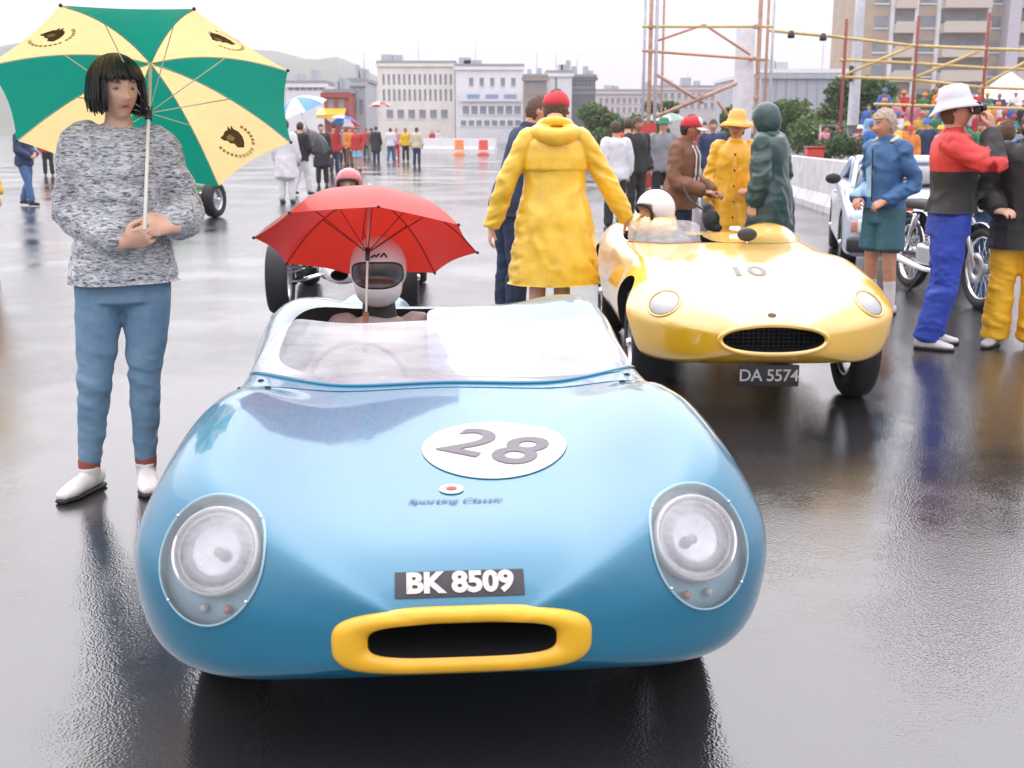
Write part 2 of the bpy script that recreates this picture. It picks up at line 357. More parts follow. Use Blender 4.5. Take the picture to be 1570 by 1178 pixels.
# ---------------------------------------------------------------- cars
def sup(t, p):
    t = min(max(t, 0), 1); return (1 - (1 - t) ** p) ** (1 / p)
def car_body(P, nu=120, sub=9):
    L = P['L']; W = pchip(*P['w']); ZW = pchip(*P['zw']); ZF = pchip(*P['zf']); ZC = pchip(*P['zc']); ZV = pchip(*P['zv']); ZB = pchip(*P['zb']); XF = pchip(*P['xf'])
    zn = P['zn']; zt = P['zt']; rings = []
    s = np.linspace(0, 1, nu); us = L * (.5 - .5 * np.cos(np.pi * s)); us = us * .6 + .4 * L * s ** 1.0
    us[0] = 0.0004; us[-1] = L - .0004
    us = np.unique(np.concatenate([us, [.002, .006, .013, .024, .04, L - .003, L - .012]]))
    for u in us:
        cw = sup(u / P['nw'], P['pw']) * sup((L - u) / P['tw'], 2.3); ct = sup(u / P['nt'], P['pt']) * sup((L - u) / P['tt'], 2.2); cb = sup(u / P['nb'], 2.2) * sup((L - u) / .35, 2.2)
        cc = sup(u / P['nc'], P['pc']) * sup((L - u) / P['tt'], 2.2)
        e = u / L; zr = zn * (1 - e) + zt * e
        w = W(u) * cw; zf = zr + (ZF(u) - zr) * ct; zc = zr + (ZC(u) - zr) * cc; zv = zr + (ZV(u) - zr) * (.5 * ct + .5 * cc); zv = zv + P.get('soft', 0) * (zf - zc); zb = zr + (ZB(u) - zr) * cb; zw = zr + (ZW(u) - zr) * min(ct, 1)
        xf_ = XF(u) * w
        c = [(-.6 * w, zb), (0, zb), (.6 * w, zb), (.91 * w, zb + .16 * (zw - zb)), (w, zw), (.972 * w, zw + .52 * (zf - zw)), (xf_, zf), (.50 * xf_ + .03 * w, zv), (0, zc), (-.50 * xf_ - .03 * w, zv)]
        c = np.array(c); pts = []
        for i in range(1, 8):
            p0, p1, p2, p3 = c[i - 1], c[i], c[i + 1], c[i + 2]
            for k in range(sub):
                t = k / sub; pts.append(.5 * ((2 * p1) + (-p0 + p2) * t + (2 * p0 - 5 * p1 + 4 * p2 - p3) * t * t + (-p0 + 3 * p1 - 3 * p2 + p3) * t ** 3))
        pts.append(c[8]); pts = np.array(pts)
        full = np.vstack([pts, pts[-2:0:-1] * np.array([-1, 1])])
        rings.append(np.column_stack([full[:, 0], np.full(len(full), u), full[:, 1]]))
    n = len(rings[0]); V = np.vstack(rings); Fc = []
    for i in range(len(rings) - 1):
        for j in range(n):
            k = (j + 1) % n; Fc.append((i * n + j, i * n + k, (i + 1) * n + k, (i + 1) * n + j))
    for b0 in (0, (len(rings) - 1) * n):
        ci = len(V); V = np.vstack([V, V[b0:b0 + n].mean(0)])
        for j in range(n):
            k = (j + 1) % n; Fc.append((ci, b0 + k, b0 + j) if b0 == 0 else (ci, b0 + j, b0 + k))
    return fixn((V, Fc))
def bvh_of(g): return BVHTree.FromPolygons([tuple(p) for p in g[0]], g[1])
def wheel(root, x, y, r, wd, rimr, name='wheel', spokes=0, rimmat=None, side=None):
    s = side or (1 if x > 0 else -1)
    wroot = obj(name, lathe([(rimr * .98, -wd * .42), (rimr * 1.12, -wd * .5), (r * .93, -wd * .5), (r * .985, -wd * .40), (r, -wd * .2), (r, wd * .2), (r * .985, wd * .40), (r * .93, wd * .5), (rimr * 1.12, wd * .5), (rimr * .98, wd * .42)], 40, 'x', closed=True), RUB, root)
    wroot.location = (x, y, r)
    # circumferential tread grooves as thin rings standing proud
    rim = [(rimr, -wd * .40), (rimr * .93, -wd * .38), (rimr * .9, 0), (rimr * .93, wd * .38), (rimr, wd * .40), (rimr * .97, wd * .42), (rimr * .88, wd * .30), (rimr * .84, -wd * .2), (rimr * .84, -wd * .42)]
    obj('rim', lathe(rim, 36, 'x', closed=True), rimmat or ALU, wroot)
    if spokes:
        gs = []
        for k in range(spokes):
            a = 2 * math.pi * k / spokes; b = a + (.35 if k % 2 else -.35)
            gs.append(rod((s * wd * .42, .03 * math.cos(b), .03 * math.sin(b)), (0, rimr * .9 * math.cos(a), rimr * .9 * math.sin(a)), .0028, 5))
        q = obj('spokes', cat_geo(*gs), CHR, wroot)
    else:
        d = obj('wheel_disc', lathe([(.001, s * wd * .26), (rimr * .35, s * wd * .27), (rimr * .6, s * wd * .12), (rimr * .86, s * wd * .18), (rimr * .86, s * wd * .14), (.001, s * wd * .05)], 30, 'x'), rimmat or ALU, wroot)
    h = obj('hub_cap', lathe([(.001, s * wd * .60), (.022, s * wd * .58), (.03, s * wd * .40), (.035, s * wd * .2), (.001, s * wd * .2)], 16, 'x'), CHR, wroot)
    return wroot
def half_cyl(x0, x1, y, z, r, n=40): return fixn(cat_geo(tube([(x0, y, z), (x1, y, z)], r, n=n, sub=1, ref=(0, 0, 1))))
def rrect_prism(cx, cy, hx, hy, z0, z1, p=3.5, n=56, top=1.0):
    V = []; Fc = []
    for z, k in ((z0, 1), (z1, top)):
        for j in range(n):
            a = 2 * math.pi * j / n; ca, sa = math.cos(a), math.sin(a)
            V.append((cx + hx * k * math.copysign(abs(ca) ** (2 / p), ca), cy + hy * k * math.copysign(abs(sa) ** (2 / p), sa), z))
    Fc = [(j, (j + 1) % n, n + (j + 1) % n, n + j) for j in range(n)] + [tuple(range(n - 1, -1, -1)), tuple(range(n, 2 * n))]
    return fixn((np.array(V), Fc))
def oval_y(cx, cz, hx, hz, y0, y1, p=2.0, n=56):
    g = rrect_prism(0, 0, hx, hz, y0, y1, p, n); v = g[0]; return fixn((np.column_stack([v[:, 0] + cx, v[:, 2], v[:, 1] + cz]), g[1]))
def oval_dir(O, A, B, D, hx, hy, d0, d1, n=48):
    g = rrect_prism(0, 0, hx, hy, d0, d1, 2.0, n); v = g[0]; O, A, B, D = (np.array(q, float) for q in (O, A, B, D))
    return fixn((O + np.outer(v[:, 0], A) + np.outer(v[:, 1], B) + np.outer(v[:, 2], D), g[1]))

# ---- blue sports car
def build_blue():
    root = empty('sports_car', (-.107, 2.31, 0), R(4.6), 'low sky blue open sports racing car with yellow grille surround and race number 28', 'car')
    P = dict(L=3.35,
        w=([0, .5, .8, 1.0, 1.3, 2.0, 2.7, 3.35], [.785, .785, .785, .77, .735, .745, .785, .70]),
        zw=([0, .3, .6, 1.2, 2, 2.7, 3.35], [.375, .375, .39, .42, .42, .46, .46]),
        zf=([0, .40, .75, .98, 1.25, 1.6, 2.1, 2.6, 2.9, 3.35], [.70, .715, .733, .72, .665, .655, .69, .745, .735, .60]),
        zc=([0, .3, .7, 1.2, 1.35, 1.7, 2.3, 2.7, 3.35], [.565, .565, .605, .655, .665, .67, .70, .70, .58]),
        zv=([0, .3, .7, 1.2, 1.35, 1.7, 2.3, 2.7, 3.35], [.565, .565, .598, .645, .655, .66, .69, .70, .58]),
        zb=([0, .4, 3.0, 3.35], [.235, .205, .18, .28]),
        xf=([0, .4, .9, 1.4, 2.0, 2.6, 3.35], [.74, .775, .79, .86, .86, .80, .74]),
        zn=.365, zt=.45, nw=.50, pw=2.7, tw=.7, nt=.62, pt=2.35, tt=.75, nb=.20, nc=.40, pc=2.3, soft=.20)
    g = car_body(P); bv = bvh_of(g)
    body = obj('body', g, BLUE, root)
    cut = []
    for s in (-1, 1):
        cut.append((half_cyl(s * .50, s * 1.1, .72, .31, .345), BLACK)); cut.append((half_cyl(s * .50, s * 1.1, 2.68, .31, .35), BLACK))
    cut.append((rrect_prism(-.0, 2.02, .60, .63, .24, 1.2, 3.2), BLACK))
    cut.append((oval_y(0, .367, .213, .045, -.1, .30, 3.2), BLACK))
    lamps = []
    for s in (-1, 1):
        D = np.array([s * .24, -1, .62]); D /= np.linalg.norm(D); A = np.cross(D, (0, 0, 1)); A /= np.linalg.norm(A); A = -A * 1.0; B = np.cross(D, A); B = B if B[2] > 0 else -B
        O = np.array([s * .572, .0, .30]) + 0
        h = bv.ray_cast(Vector((s * .535, .20, .485)) + Vector(D) * .6, -Vector(D))
        c = np.array(h[0]); lamps.append((s, c, A, B, D))
        cut.append((oval_dir(c, A, B, D, .132, .143, -.075, .25), PODM))
    boolean(body, cut)
    for s, c, A, B, D in lamps:
        pod = empty('headlight', parent := None) if False else None
        e = disc(.134, .145, 10, 48)
        cover = obj('headlight', project(e, c + D * .5, A, B, -D, bv, .005), HCOV, root)
        obj('cover_rim', project(ring(.130, .141, .136, .147, n=56, m=5, h=.003), c + D * .5, A, B, -D, bv, .003), PODM, cover)
        M4 = Matrix(((A[0], B[0], D[0], c[0]), (A[1], B[1], D[1], c[1]), (A[2], B[2], D[2], c[2]), (0, 0, 0, 1)))
        lr = lathe([(.001, -.008), (.04, -.011), (.075, -.020), (.092, -.032)], 40, 'z'); ll = obj('lamp_lens', xf(mv(lr, 0, .018, 0), M4), FLUT, cover)
        obj('reflector', xf(mv(lathe([(.0915, -.036), (.085, -.050), (.065, -.062), (.03, -.069), (.001, -.070)], 36, 'z'), 0, .018, 0), M4), CHR, cover)
        obj('bulb', xf(sphere((0, .018, -.052), (.013, .013, .012), 14, 10), M4), LENS, cover)
        obj('lamp_ring', xf(mv(lathe([(.091, -.036), (.095, -.022), (.101, -.024), (.104, -.045), (.091, -.055)], 40, 'z', closed=True), 0, .018, 0), M4), WHP, cover)
        obj('lamp_bowl', xf(mv(lathe([(.102, -.045), (.095, -.070), (.05, -.074), (.001, -.0745)], 36, 'z'), 0, .018, 0), M4), WHP, cover)
        for k in (-1, 1):
            obj('indicator_lamp', xf(sphere((k * .028 - s * .01, -.106, -.060), (.010, .011, .011), 12, 8), M4), ORL if k * s < 0 else LENS, cover)
        for a in (40, 140, 220, 320):
            pt = np.array([[.130 * math.cos(R(a)), .143 * math.sin(R(a)), 0]]); q = project((pt, []), c + D * .5, A, B, -D, bv, .006)[0][0]
            obj('cover_screw', sphere(q, .004, 8, 6), CHR, cover)
    # grille surround, grille
    gr = obj('grille_surround', project(ring(.207, .041, .287, .078, p=3.4, n=80, m=10, h=.016, back=.004, cyo=-.002), (0, -.5, .367), (1, 0, 0), (0, 0, 1), (0, 1, 0), bv, .002), YELT, root)
    obj('duct_floor', box(-.19, .19, .08, .30, .316, .322), ALU, gr, False)
    # number plate on the nose
    bw = .255
    pl = obj('number_plate', project((lambda q: (q[0], q[1]))(grid2(.285, .064, 16, 4)), (-.004, -.3, .765), (1, 0, 0), (0, .30, 1), (0, .62, -.5), bv, .003), BKDEC, root)
    obj('plate_lettering', project(text_geo('BK 8509', .068, bold=.0032, space=1.0), (-.004, -.3, .765), (1, 0, 0), (0, .30, 1), (0, .62, -.5), bv, .0055), WHDEC, pl)
    # roundel 28
    rd = obj('number_roundel', project(disc(.198, .205, 10, 48), (.115, .70, 1.5), (1, 0, 0), (0, 1, 0), (0, 0, -1), bv, .003), WHDEC, root)
    ca, sa = math.cos(R(-30)), math.sin(R(-30))
    obj('race_number', project(text_geo('28', .27, bold=.004, space=1.12), (.115, .70, 1.5), (ca, sa, 0), (-sa, ca, 0), (0, 0, -1), bv, .0055), GREYDEC, rd)
    bd = obj('badge', project(disc(.031, .031, 4, 24), (-.01, .44, 1.5), (1, 0, 0), (0, 1, 0), (0, 0, -1), bv, .003), WHDEC, root)
    obj('badge_centre', project(disc(.014, .010, 3, 16), (-.01, .44, 1.5), (1, 0, 0), (0, 1, 0), (0, 0, -1), bv, .0055), RDDEC, bd)
    obj('script_lettering', project(text_geo('Sporting Classic', .036, bold=.0004, shear=.35), (-.005, .365, 1.5), (1, 0, 0), (0, 1, 0), (0, 0, -1), bv, .003), BLDEC, root)
    # windscreen: wrapped perspex standing on the cowl
    V = []; Fc = []; n = 44; m = 10
    for i in range(n + 1):
        a = -1 + 2 * i / n; x = .665 * math.sin(a * 1.12) / math.sin(1.12); yb = 1.30 + .30 * abs(a) ** 3.2
        h = bv.ray_cast(Vector((x, yb, 2)), Vector((0, 0, -1))); zb = h[0].z - .004
        hh = .165 * (1 - .55 * max(0, abs(a) - .72) / .28)
        for j in range(m + 1):
            t = j / m; V.append((x * (1 - .055 * t), yb + .27 * t * (1 - .5 * abs(a) ** 3), zb + hh * (t + .12 * math.sin(math.pi * t))))
    for i in range(n):
        for j in range(m): q = i * (m + 1) + j; Fc.append((q, q + m + 1, q + m + 2, q + 1))
    V = np.array(V); ws = obj('windscreen', (V, Fc), SCR, root)
    strip = tube([tuple(V[i * (m + 1)] + np.array([0, -.006, .006])) for i in range(0, n + 1, 2)], .007, 8, 2, ref=(0, 0, 1)); obj('screen_strip', strip, BLUE, ws)
    for s in (-1, 1):
        for (x, y) in ((.56, 1.22), (.60, 1.36), (.69, 1.50)):
            h = bv.ray_cast(Vector((s * x, y, 2)), Vector((0, 0, -1))); obj('fastener', sphere(tuple(h[0]), (.011, .011, .006), 10, 6), BLACK, root)
    # wheels
    for s in (-1, 1):
        wheel(root, s * .635, .72, .295, .15, .19, spokes=40); wheel(root, s * .635, 2.68, .30, .16, .19, spokes=40)
    vv = g[0]; ys = np.unique(np.round(vv[:, 1], 5)); yk = ys[np.argmin(abs(ys - 1.245))]; rg = vv[abs(vv[:, 1] - yk) < 1e-4]; rg = rg[rg[:, 2] > .32]; rg = rg[np.argsort(np.arctan2(rg[:, 2] - .30, rg[:, 0]))]
    obj('shut_line', tube(rg[::2], .0022, 6, 1, ref=(0, 1, 0)), M('shut_line_dark', (.01, .05, .09), .6), root)
    # cockpit: seat, steering wheel, headrest fairing, tonneau
    st = obj('seat', remesh(cat_geo(bbox(-.50, -.06, 2.00, 2.55, .20, .24, .018), xf(bbox(-.50, -.06, -.04, .04, 0, .44, .03), Matrix.Translation((0, 2.60, .24)) @ Matrix.Rotation(R(-18), 4, 'X'))), .012, 6), M('tan_leather', (.30, .17, .09), .5), root)
    sw = lathe([(.165 + .010 * math.cos(a), .010 * math.sin(a)) for a in np.linspace(0, 2 * np.pi, 10, endpoint=False)], 36, 'y', closed=True)
    S4 = Matrix.Translation((-.30, 1.62, .60)) @ Matrix.Rotation(R(22), 4, 'X')
    s1 = obj('steering_wheel', xf(sw, S4), M('wood_rim', (.22, .09, .04), .35), root)
    obj('steering_spokes', xf(cat_geo(*[rod((0, 0, 0), (.16 * math.cos(a), 0, .16 * math.sin(a)), .007) for a in (R(0), R(180), R(270))], rod((0, 0, 0), (0, -.28, 0), .012)), S4), ALU, s1)
    obj('dashboard', remesh(bbox(-.58, .58, 1.34, 1.42, .44, .63, .02), .012, 3), BLACK, root)
    tn = []
    hr = sphere((-.30, 2.98, .62), (.18, .30, .11), 28, 18); obj('headrest_fairing', hr, BLUE, root)
    obj('passenger_tonneau', project(disc(.335, .64, 12, 48, p=9), (.28, 2.02, 1.5), (1, 0, 0), (0, 1, 0), (0, 0, -1), bv, .002), BLUE, root)
    return root
def grid2(hw, hh, n, m):
    V = [(-hw / 2 + hw * i / n, -hh / 2 + hh * j / m, 0) for i in range(n + 1) for j in range(m + 1)]
    Fc = [(i * (m + 1) + j, (i + 1) * (m + 1) + j, (i + 1) * (m + 1) + j + 1, i * (m + 1) + j + 1) for i in range(n) for j in range(m)]
    return np.array(V), Fc
blue = build_blue()

# ---- yellow sports car
def build_yellow():
    root = empty('sports_car', (1.315, 5.62, 0), R(-.8), 'yellow open sports racing car with oval black grille and low front plate', 'car')
    P = dict(L=3.7,
        w=([0, .6, 1.2, 2.0, 2.8, 3.7], [.735, .735, .70, .71, .74, .65]),
        zw=([0, .6, 1.5, 2.6, 3.7], [.44, .46, .46, .48, .50]),
        zf=([0, .6, .95, 1.5, 2.1, 2.7, 3.1, 3.7], [.72, .735, .75, .735, .74, .80, .79, .62]),
        zc=([0, .4, .9, 1.5, 1.7, 2.4, 3.0, 3.7], [.66, .66, .73, .75, .75, .74, .73, .60]),
        zv=([0, .4, .9, 1.5, 1.7, 2.4, 3.0, 3.7], [.67, .67, .725, .745, .745, .74, .73, .60]),
        zb=([0, .4, 3.3, 3.7], [.30, .27, .22, .32]),
        xf=([0, .5, 1.2, 2.0, 3.0, 3.7], [.70, .74, .82, .84, .78, .74]),
        zn=.435, zt=.5, nw=.62, pw=2.25, tw=.7, nt=.95, pt=2.0, tt=.8, nb=.22, nc=.75, pc=2.0)
    g = car_body(P); bv = bvh_of(g)
    body = obj('body', g, YELC, root); cut = []
    for s in (-1, 1):
        cut.append((half_cyl(s * .44, s * 1.1, .70, .33, .345), BLACK)); cut.append((half_cyl(s * .48, s * 1.1, 2.78, .32, .34), BLACK))
    cut.append((rrect_prism(-.02, 2.25, .56, .36, .30, 1.3, 3.0), BLACK))
    cut.append((oval_y(.0, .435, .262, .070, -.1, .40, 2.1), BLACK))
    boolean(body, cut)
    gr = obj('grille_rim', project(ring(.256, .064, .285, .090, p=2.1, n=72, m=6, h=.010, back=.004), (0, -.5, .435), (1, 0, 0), (0, 0, 1), (0, 1, 0), bv, .002), YELC, root)
    gm = obj('grille_mesh', cat_geo(*[box(-.27, .27, .150, .154, .36 + .021 * k, .363 + .021 * k) for k in range(8)], *[box(-.26 + .026 * k, -.257 + .026 * k, .156, .16, .35, .53) for k in range(21)]), DKM, gr, False)
    pl = obj('number_plate', bbox(-.155, .155, .105, .115, .178, .290, .003), BKDEC, root)
    obj('plate_lettering', (lambda t: (np.column_stack([t[0][:, 0], np.full(len(t[0]), .1025), .234 + t[0][:, 1]]), t[1]))(text_geo('DA 5574', .087, bold=.0008, space=.95, sub=0)), WHDEC, pl)
    [obj('plate_bracket', rod((x, .11, .285), (x, .2, .36), .008), DKM, pl) for x in (-.1, .1)]
    obj('race_number', project(text_geo('10', .22, bold=.004), (-.02, .70, 1.6), (1, 0, 0), (0, 1, 0), (0, 0, -1), bv, .003), M('pale_grey_decal', (.10, .09, .12), .5, coat=.5), root)
    obj('bonnet_badge', project(disc(.022, .016, 3, 20), (0, .10, 1.6), (1, 0, 0), (0, 1, 0), (0, 0, -1), bv, .003), DKM, root)
    for s in (-1, 1):
        hl = bv.ray_cast(Vector((s * .53, -.3, .62)), Vector((0, 1, -.05))); c = hl[0]
        D = np.array([s * .2, -1, .75]); D /= np.linalg.norm(D); A = np.array([1, s * .2, 0]); A /= np.linalg.norm(A); B = np.cross(D, A); B = B if B[2] > 0 else -B
        l = obj('headlight', project(disc(.082, .082, 7, 36, dome=.018), np.array(c) + D * .4, A, B, -D, bv, .004), GLS, root)
        obj('lamp_lens', project(disc(.074, .074, 7, 36, dome=.008), np.array(c) + D * .4, A, B, -D, bv, .003), LENS, l)
        obj('lamp_ring', project(ring(.078, .078, .092, .092, n=40, m=5, h=.007), np.array(c) + D * .4, A, B, -D, bv, .002), YELC, l)
    # bonnet scoop line, aero screen, mirror
    V = []; Fc = []; n = 20
    for i in range(n + 1):
        a = -1 + 2 * i / n; x = -.33 + .24 * math.sin(a * 1.1) / math.sin(1.1); y = 1.86 + .13 * abs(a) ** 2.4; h = bv.ray_cast(Vector((x, y, 2)), Vector((0, 0, -1))); z = h[0].z - .003
        for j in range(5): t = j / 4; V.append((x, y + .07 * t, z + .15 * t * (1 - .35 * abs(a) ** 3)))
    for i in range(n):
        for j in range(4): q = i * 5 + j; Fc.append((q, q + 5, q + 6, q + 1))
    V = np.array(V); ws = obj('windscreen', (V, Fc), SCR, root)
    obj('screen_strip', tube([tuple(V[i * 5] + np.array([0, -.004, .004])) for i in range(0, n + 1, 2)], .006, 8, 2, ref=(0, 0, 1)), M('brown_trim', (.25, .13, .08), .5), ws)
    mi = obj('mirror', sphere((.20, 1.90, .80), (.065, .035, .045), 18, 12), DKM, root); obj('mirror_stalk', rod((.20, 1.9, .70), (.20, 1.9, .77), .008), CHR, mi)
    for s in (-1, 1):
        wheel(root, s * .60, .70, .30, .14, .20, spokes=40); wheel(root, s * .62, 2.78, .31, .16, .20, spokes=40)
    obj('headrest', remesh(sphere((-.33, 2.66, .80), (.17, .28, .16), 24, 16), .015, 2), YELC, root)
    obj('passenger_tonneau', project(disc(.285, .375, 10, 40, p=5), (.275, 2.25, 1.5), (1, 0, 0), (0, 1, 0), (0, 0, -1), bv, .002), YELC, root)
    obj('filler_cap', lathe([(.001, .03), (.04, .028), (.045, .0)], 20, 'z'), ALU, root).location = (.30, 2.9, .745)
    return root
yellow = build_yellow()

# ---- single seaters
def build_single(loc, rz, paint, label, mats_dark=False):
    root = empty('racing_car', loc, rz, label, 'racing car')
    st = [(0, .03, .03, .36), (.05, .10, .07, .36), (.3, .17, .12, .37), (.8, .23, .18, .40), (1.3, .27, .22, .43), (1.8, .28, .24, .45), (2.2, .26, .26, .48), (2.7, .20, .20, .46), (3.1, .08, .1, .44)]
    g = tube([(0, s[0], s[3]) for s in st], [(s[1], s[2]) for s in st], 36, 6, ref=(0, 0, 1))
    body = obj('body', g, paint, root); boolean(body, [(rrect_prism(0, 1.55, .20, .30, .40, 1.2, 3), BLACK), (oval_y(0, .36, .07, .045, -.1, .2), BLACK)])
    for s in (-1, 1):
        wheel(root, s * .52, .42, .29, .17, .19); wheel(root, s * .53, 2.35, .31, .20, .19)
        for y in (.36, .5):
            obj('wishbone', rod((s * .14, y, .33), (s * .45, .42, .25), .012), CHR, root); obj('wishbone', rod((s * .14, y, .43), (s * .45, .42, .37), .010), CHR, root)
        obj('steering_arm', rod((s * .1, .56, .40), (s * .45, .50, .33), .008), CHR, root)
        obj('damper', rod((s * .18, .42, .48), (s * .42, .42, .24), .022), DKM, root)
        obj('drive_shaft', rod((s * .12, 2.35, .40), (s * .46, 2.35, .32), .018), DKM, root); obj('radius_arm', rod((s * .24, 1.75, .34), (s * .46, 2.3, .28), .011), CHR, root)
    V = []; Fc = []; n = 14
    for i in range(n + 1):
        a = -1 + 2 * i / n; x = .21 * math.sin(a * 1.3) / math.sin(1.3); y = 1.16 + .22 * abs(a) ** 2.2
        for j in range(3): V.append((x, y + .03 * j, .60 - .05 * abs(a) + .06 * j))
    for i in range(n):
        for j in range(2): q = i * 3 + j; Fc.append((q, q + 3, q + 4, q + 1))
    obj('windscreen', (np.array(V), Fc), SCR, root)
    obj('exhaust_pipe', tube([(.2, 1.9, .5), (.33, 2.1, .42), (.34, 2.9, .40), (.34, 3.2, .40)], .03, 12, 5), CHR, root)
    obj('roll_hoop', tube([(-.18, 2.0, .6), (-.16, 2.0, .86), (0, 2.0, .95), (.16, 2.0, .86), (.18, 2.0, .6)], .016, 10, 5), CHR, root)
    return root
p = G(528, 486); ss1 = build_single((p[0], p[1] - .2, 0), R(3), WHTC, 'open wheeled single seater with black tyres queued behind the blue car')
p = G(178, 348); ss2 = build_single((p[0], p[1], 0), R(-12), GRNC, 'small green single seater far behind the woman, half hidden by her sleeve')
# ---------------------------------------------------------------- people
def rotm(ax, a): return np.array(Matrix.Rotation(R(a), 3, ax))
TOR = np.array([  # z, rx, ry, yoff
    (.80, .085, .085, .0), (.86, .150, .105, .005), (.93, .168, .118, .008), (1.02, .152, .108, .0), (1.10, .142, .102, -.004), (1.22, .156, .112, -.006), (1.33, .168, .116, .0), (1.40, .165, .105, .008), (1.45, .125, .082, .012), (1.485, .068, .064, .012), (1.54, .056, .058, .006), (1.60, .056, .058, .0)])
def tor(z): return [np.interp(z, TOR[:, 0], TOR[:, k]) for k in (1, 2, 3)]
def head_geo():
    nu, nv = 64, 56; v, f = sphere((0, 0, 0), 1, nu, nv); x, y, z = v[:, 0] * .074, v[:, 1] * .094, v[:, 2] * .117
    k = np.clip(-z / .117, 0, 1); x = x * (1 - .30 * k ** 1.6); y = np.where(y < 0, y * (1 - .10 * k ** 2), y * (1 - .42 * k))
    x = np.where(z > 0, x * (1 + .05 * np.clip(z / .117, 0, 1)), x); fr = (y < -.01)
    def g(x0, z0, sx, sz): return np.exp(-((x - x0) / sx) ** 2 - ((z - z0) / sz) ** 2) * fr
    y0 = y.copy()
    y = y - .024 * g(0, -.030, .013, .013) - .013 * g(0, -.008, .010, .022) - .007 * g(.011, -.033, .008, .008) - .007 * g(-.011, -.033, .008, .008)
    for s in (-1, 1):
        y = y + .013 * g(s * .031, .008, .016, .011) - .005 * g(s * .03, .028, .022, .008) - .004 * g(s * .042, -.022, .018, .016)
    y = y - .008 * g(0, -.060, .022, .010) + .007 * g(0, -.0605, .020, .0035) - .011 * g(0, -.097, .020, .014)
    hd = (np.column_stack([x, y, z]), f)
    ears = [sphere((s * .074, .012, -.004), (.010, .019, .031), 12, 10) for s in (-1, 1)]
    return cat_geo(hd, *ears)
HEAD = head_geo()
def hand_geo(w, d, nrm, curl=25, thumb=1, spread=.0225, fist=False):
    w = np.array(w, float); d = np.array(d, float); d /= np.linalg.norm(d); nrm = np.array(nrm, float); nrm = nrm - d * nrm.dot(d); nrm /= np.linalg.norm(nrm); s = np.cross(d, nrm) * thumb
    gs = [tube([w - d * .03, w, w + d * .035, w + d * .075, w + d * .092], [(.027, .022), (.028, .021), (.038, .017), (.041, .014), (.038, .011)], 16, 4, ref=nrm)]
    for i, L in enumerate((.070, .079, .073, .057)):
        b = w + d * (.080 - .006 * abs(i - 1.3)) + s * (1.5 - i) * spread; pts = [b - d * .02, b]; dd = d.copy(); a = 0
        for k, fr in enumerate((.46, .30, .24)):
            a += R(curl * (1.0 if k else .8)); dd = d * math.cos(a) + nrm * math.sin(a); pts.append(pts[-1] + dd * L * fr)
        gs.append(tube(pts, [.0098, .0100, .0092, .0085, .0070], 10, 3, ref=s))
    t0 = w + d * .022 + s * .026; t1 = t0 + (d * .55 + s * .55 + nrm * .45) * .042; t2 = t1 + (d * .8 + s * .05 + nrm * .55) * .030; t3 = t2 + (d * .85 - s * .2 + nrm * .45) * .024
    gs.append(tube([t0 - d * .01 - s * .01, t0, t1, t2, t3], [.013, .014, .0115, .0105, .008], 10, 3, ref=nrm))
    return cat_geo(*gs)
SKIN = {}
def skin(i=0):
    cs = [(.68, .40, .27), (.55, .27, .16), (.58, .33, .23), (.40, .18, .10)]
    return M('skin_%d' % i, cs[i], .48, var=.10, vs=30, attr='tone', coat=.08, coat_rough=.3)
EYEW = M('eye_white', (.36, .33, .31), .2, var=.02); IRIS = M('iris', (.03, .02, .015), .15, coat=1)
def folds(kind, amp=1.0, seed=0):
    o = seed * 13.7
    if kind == 'coat':
        def fn(v):
            rid = lambda p: 1 - 5 * np.abs(fbm(p, 2)); x, y, z = v.T
            drape = rid(np.column_stack([x * 7 + .5 * np.sin(z * 5 + o), y * 7, z * 1.1]) + o) * .0075 * np.clip((1.42 - z) * 2.2, .15, 1.2)
            diag = rid(np.column_stack([x * 4 + z * 6, y * 5, z * 5 - x * 5]) + o + 9) * .0035
            slv = rid(np.column_stack([x * 3, y * 6, z * 15 + abs(x) * 7]) + o + 21) * .0055 * np.clip((abs(x) - .19) * 14, 0, 1)
            return np.clip(amp * .8 * (drape * (1 - .7 * np.clip((abs(x) - .19) * 14, 0, 1)) + diag + slv), -.010, .024)
        return fn
    if kind == 'knit': return lambda v: amp * (.014 * fbm(np.column_stack([v[:, 0] * 7, v[:, 1] * 7, v[:, 2] * 13]) + o) + .004 * fbm(v * 30 + o))
    if kind == 'trouser': return lambda v: np.maximum(-.0055, amp * (.011 * fbm(np.column_stack([v[:, 0] * 7, v[:, 1] * 7, v[:, 2] * 19 + 6 * v[:, 0]]) + o) * (.35 + np.exp(-((v[:, 2] - .47) / .13) ** 2) + .9 * np.exp(-((v[:, 2] - .15) / .10) ** 2)) + .003 * fbm(v * 22 + o)))
    return lambda v: amp * .004 * fbm(v * 18 + o)
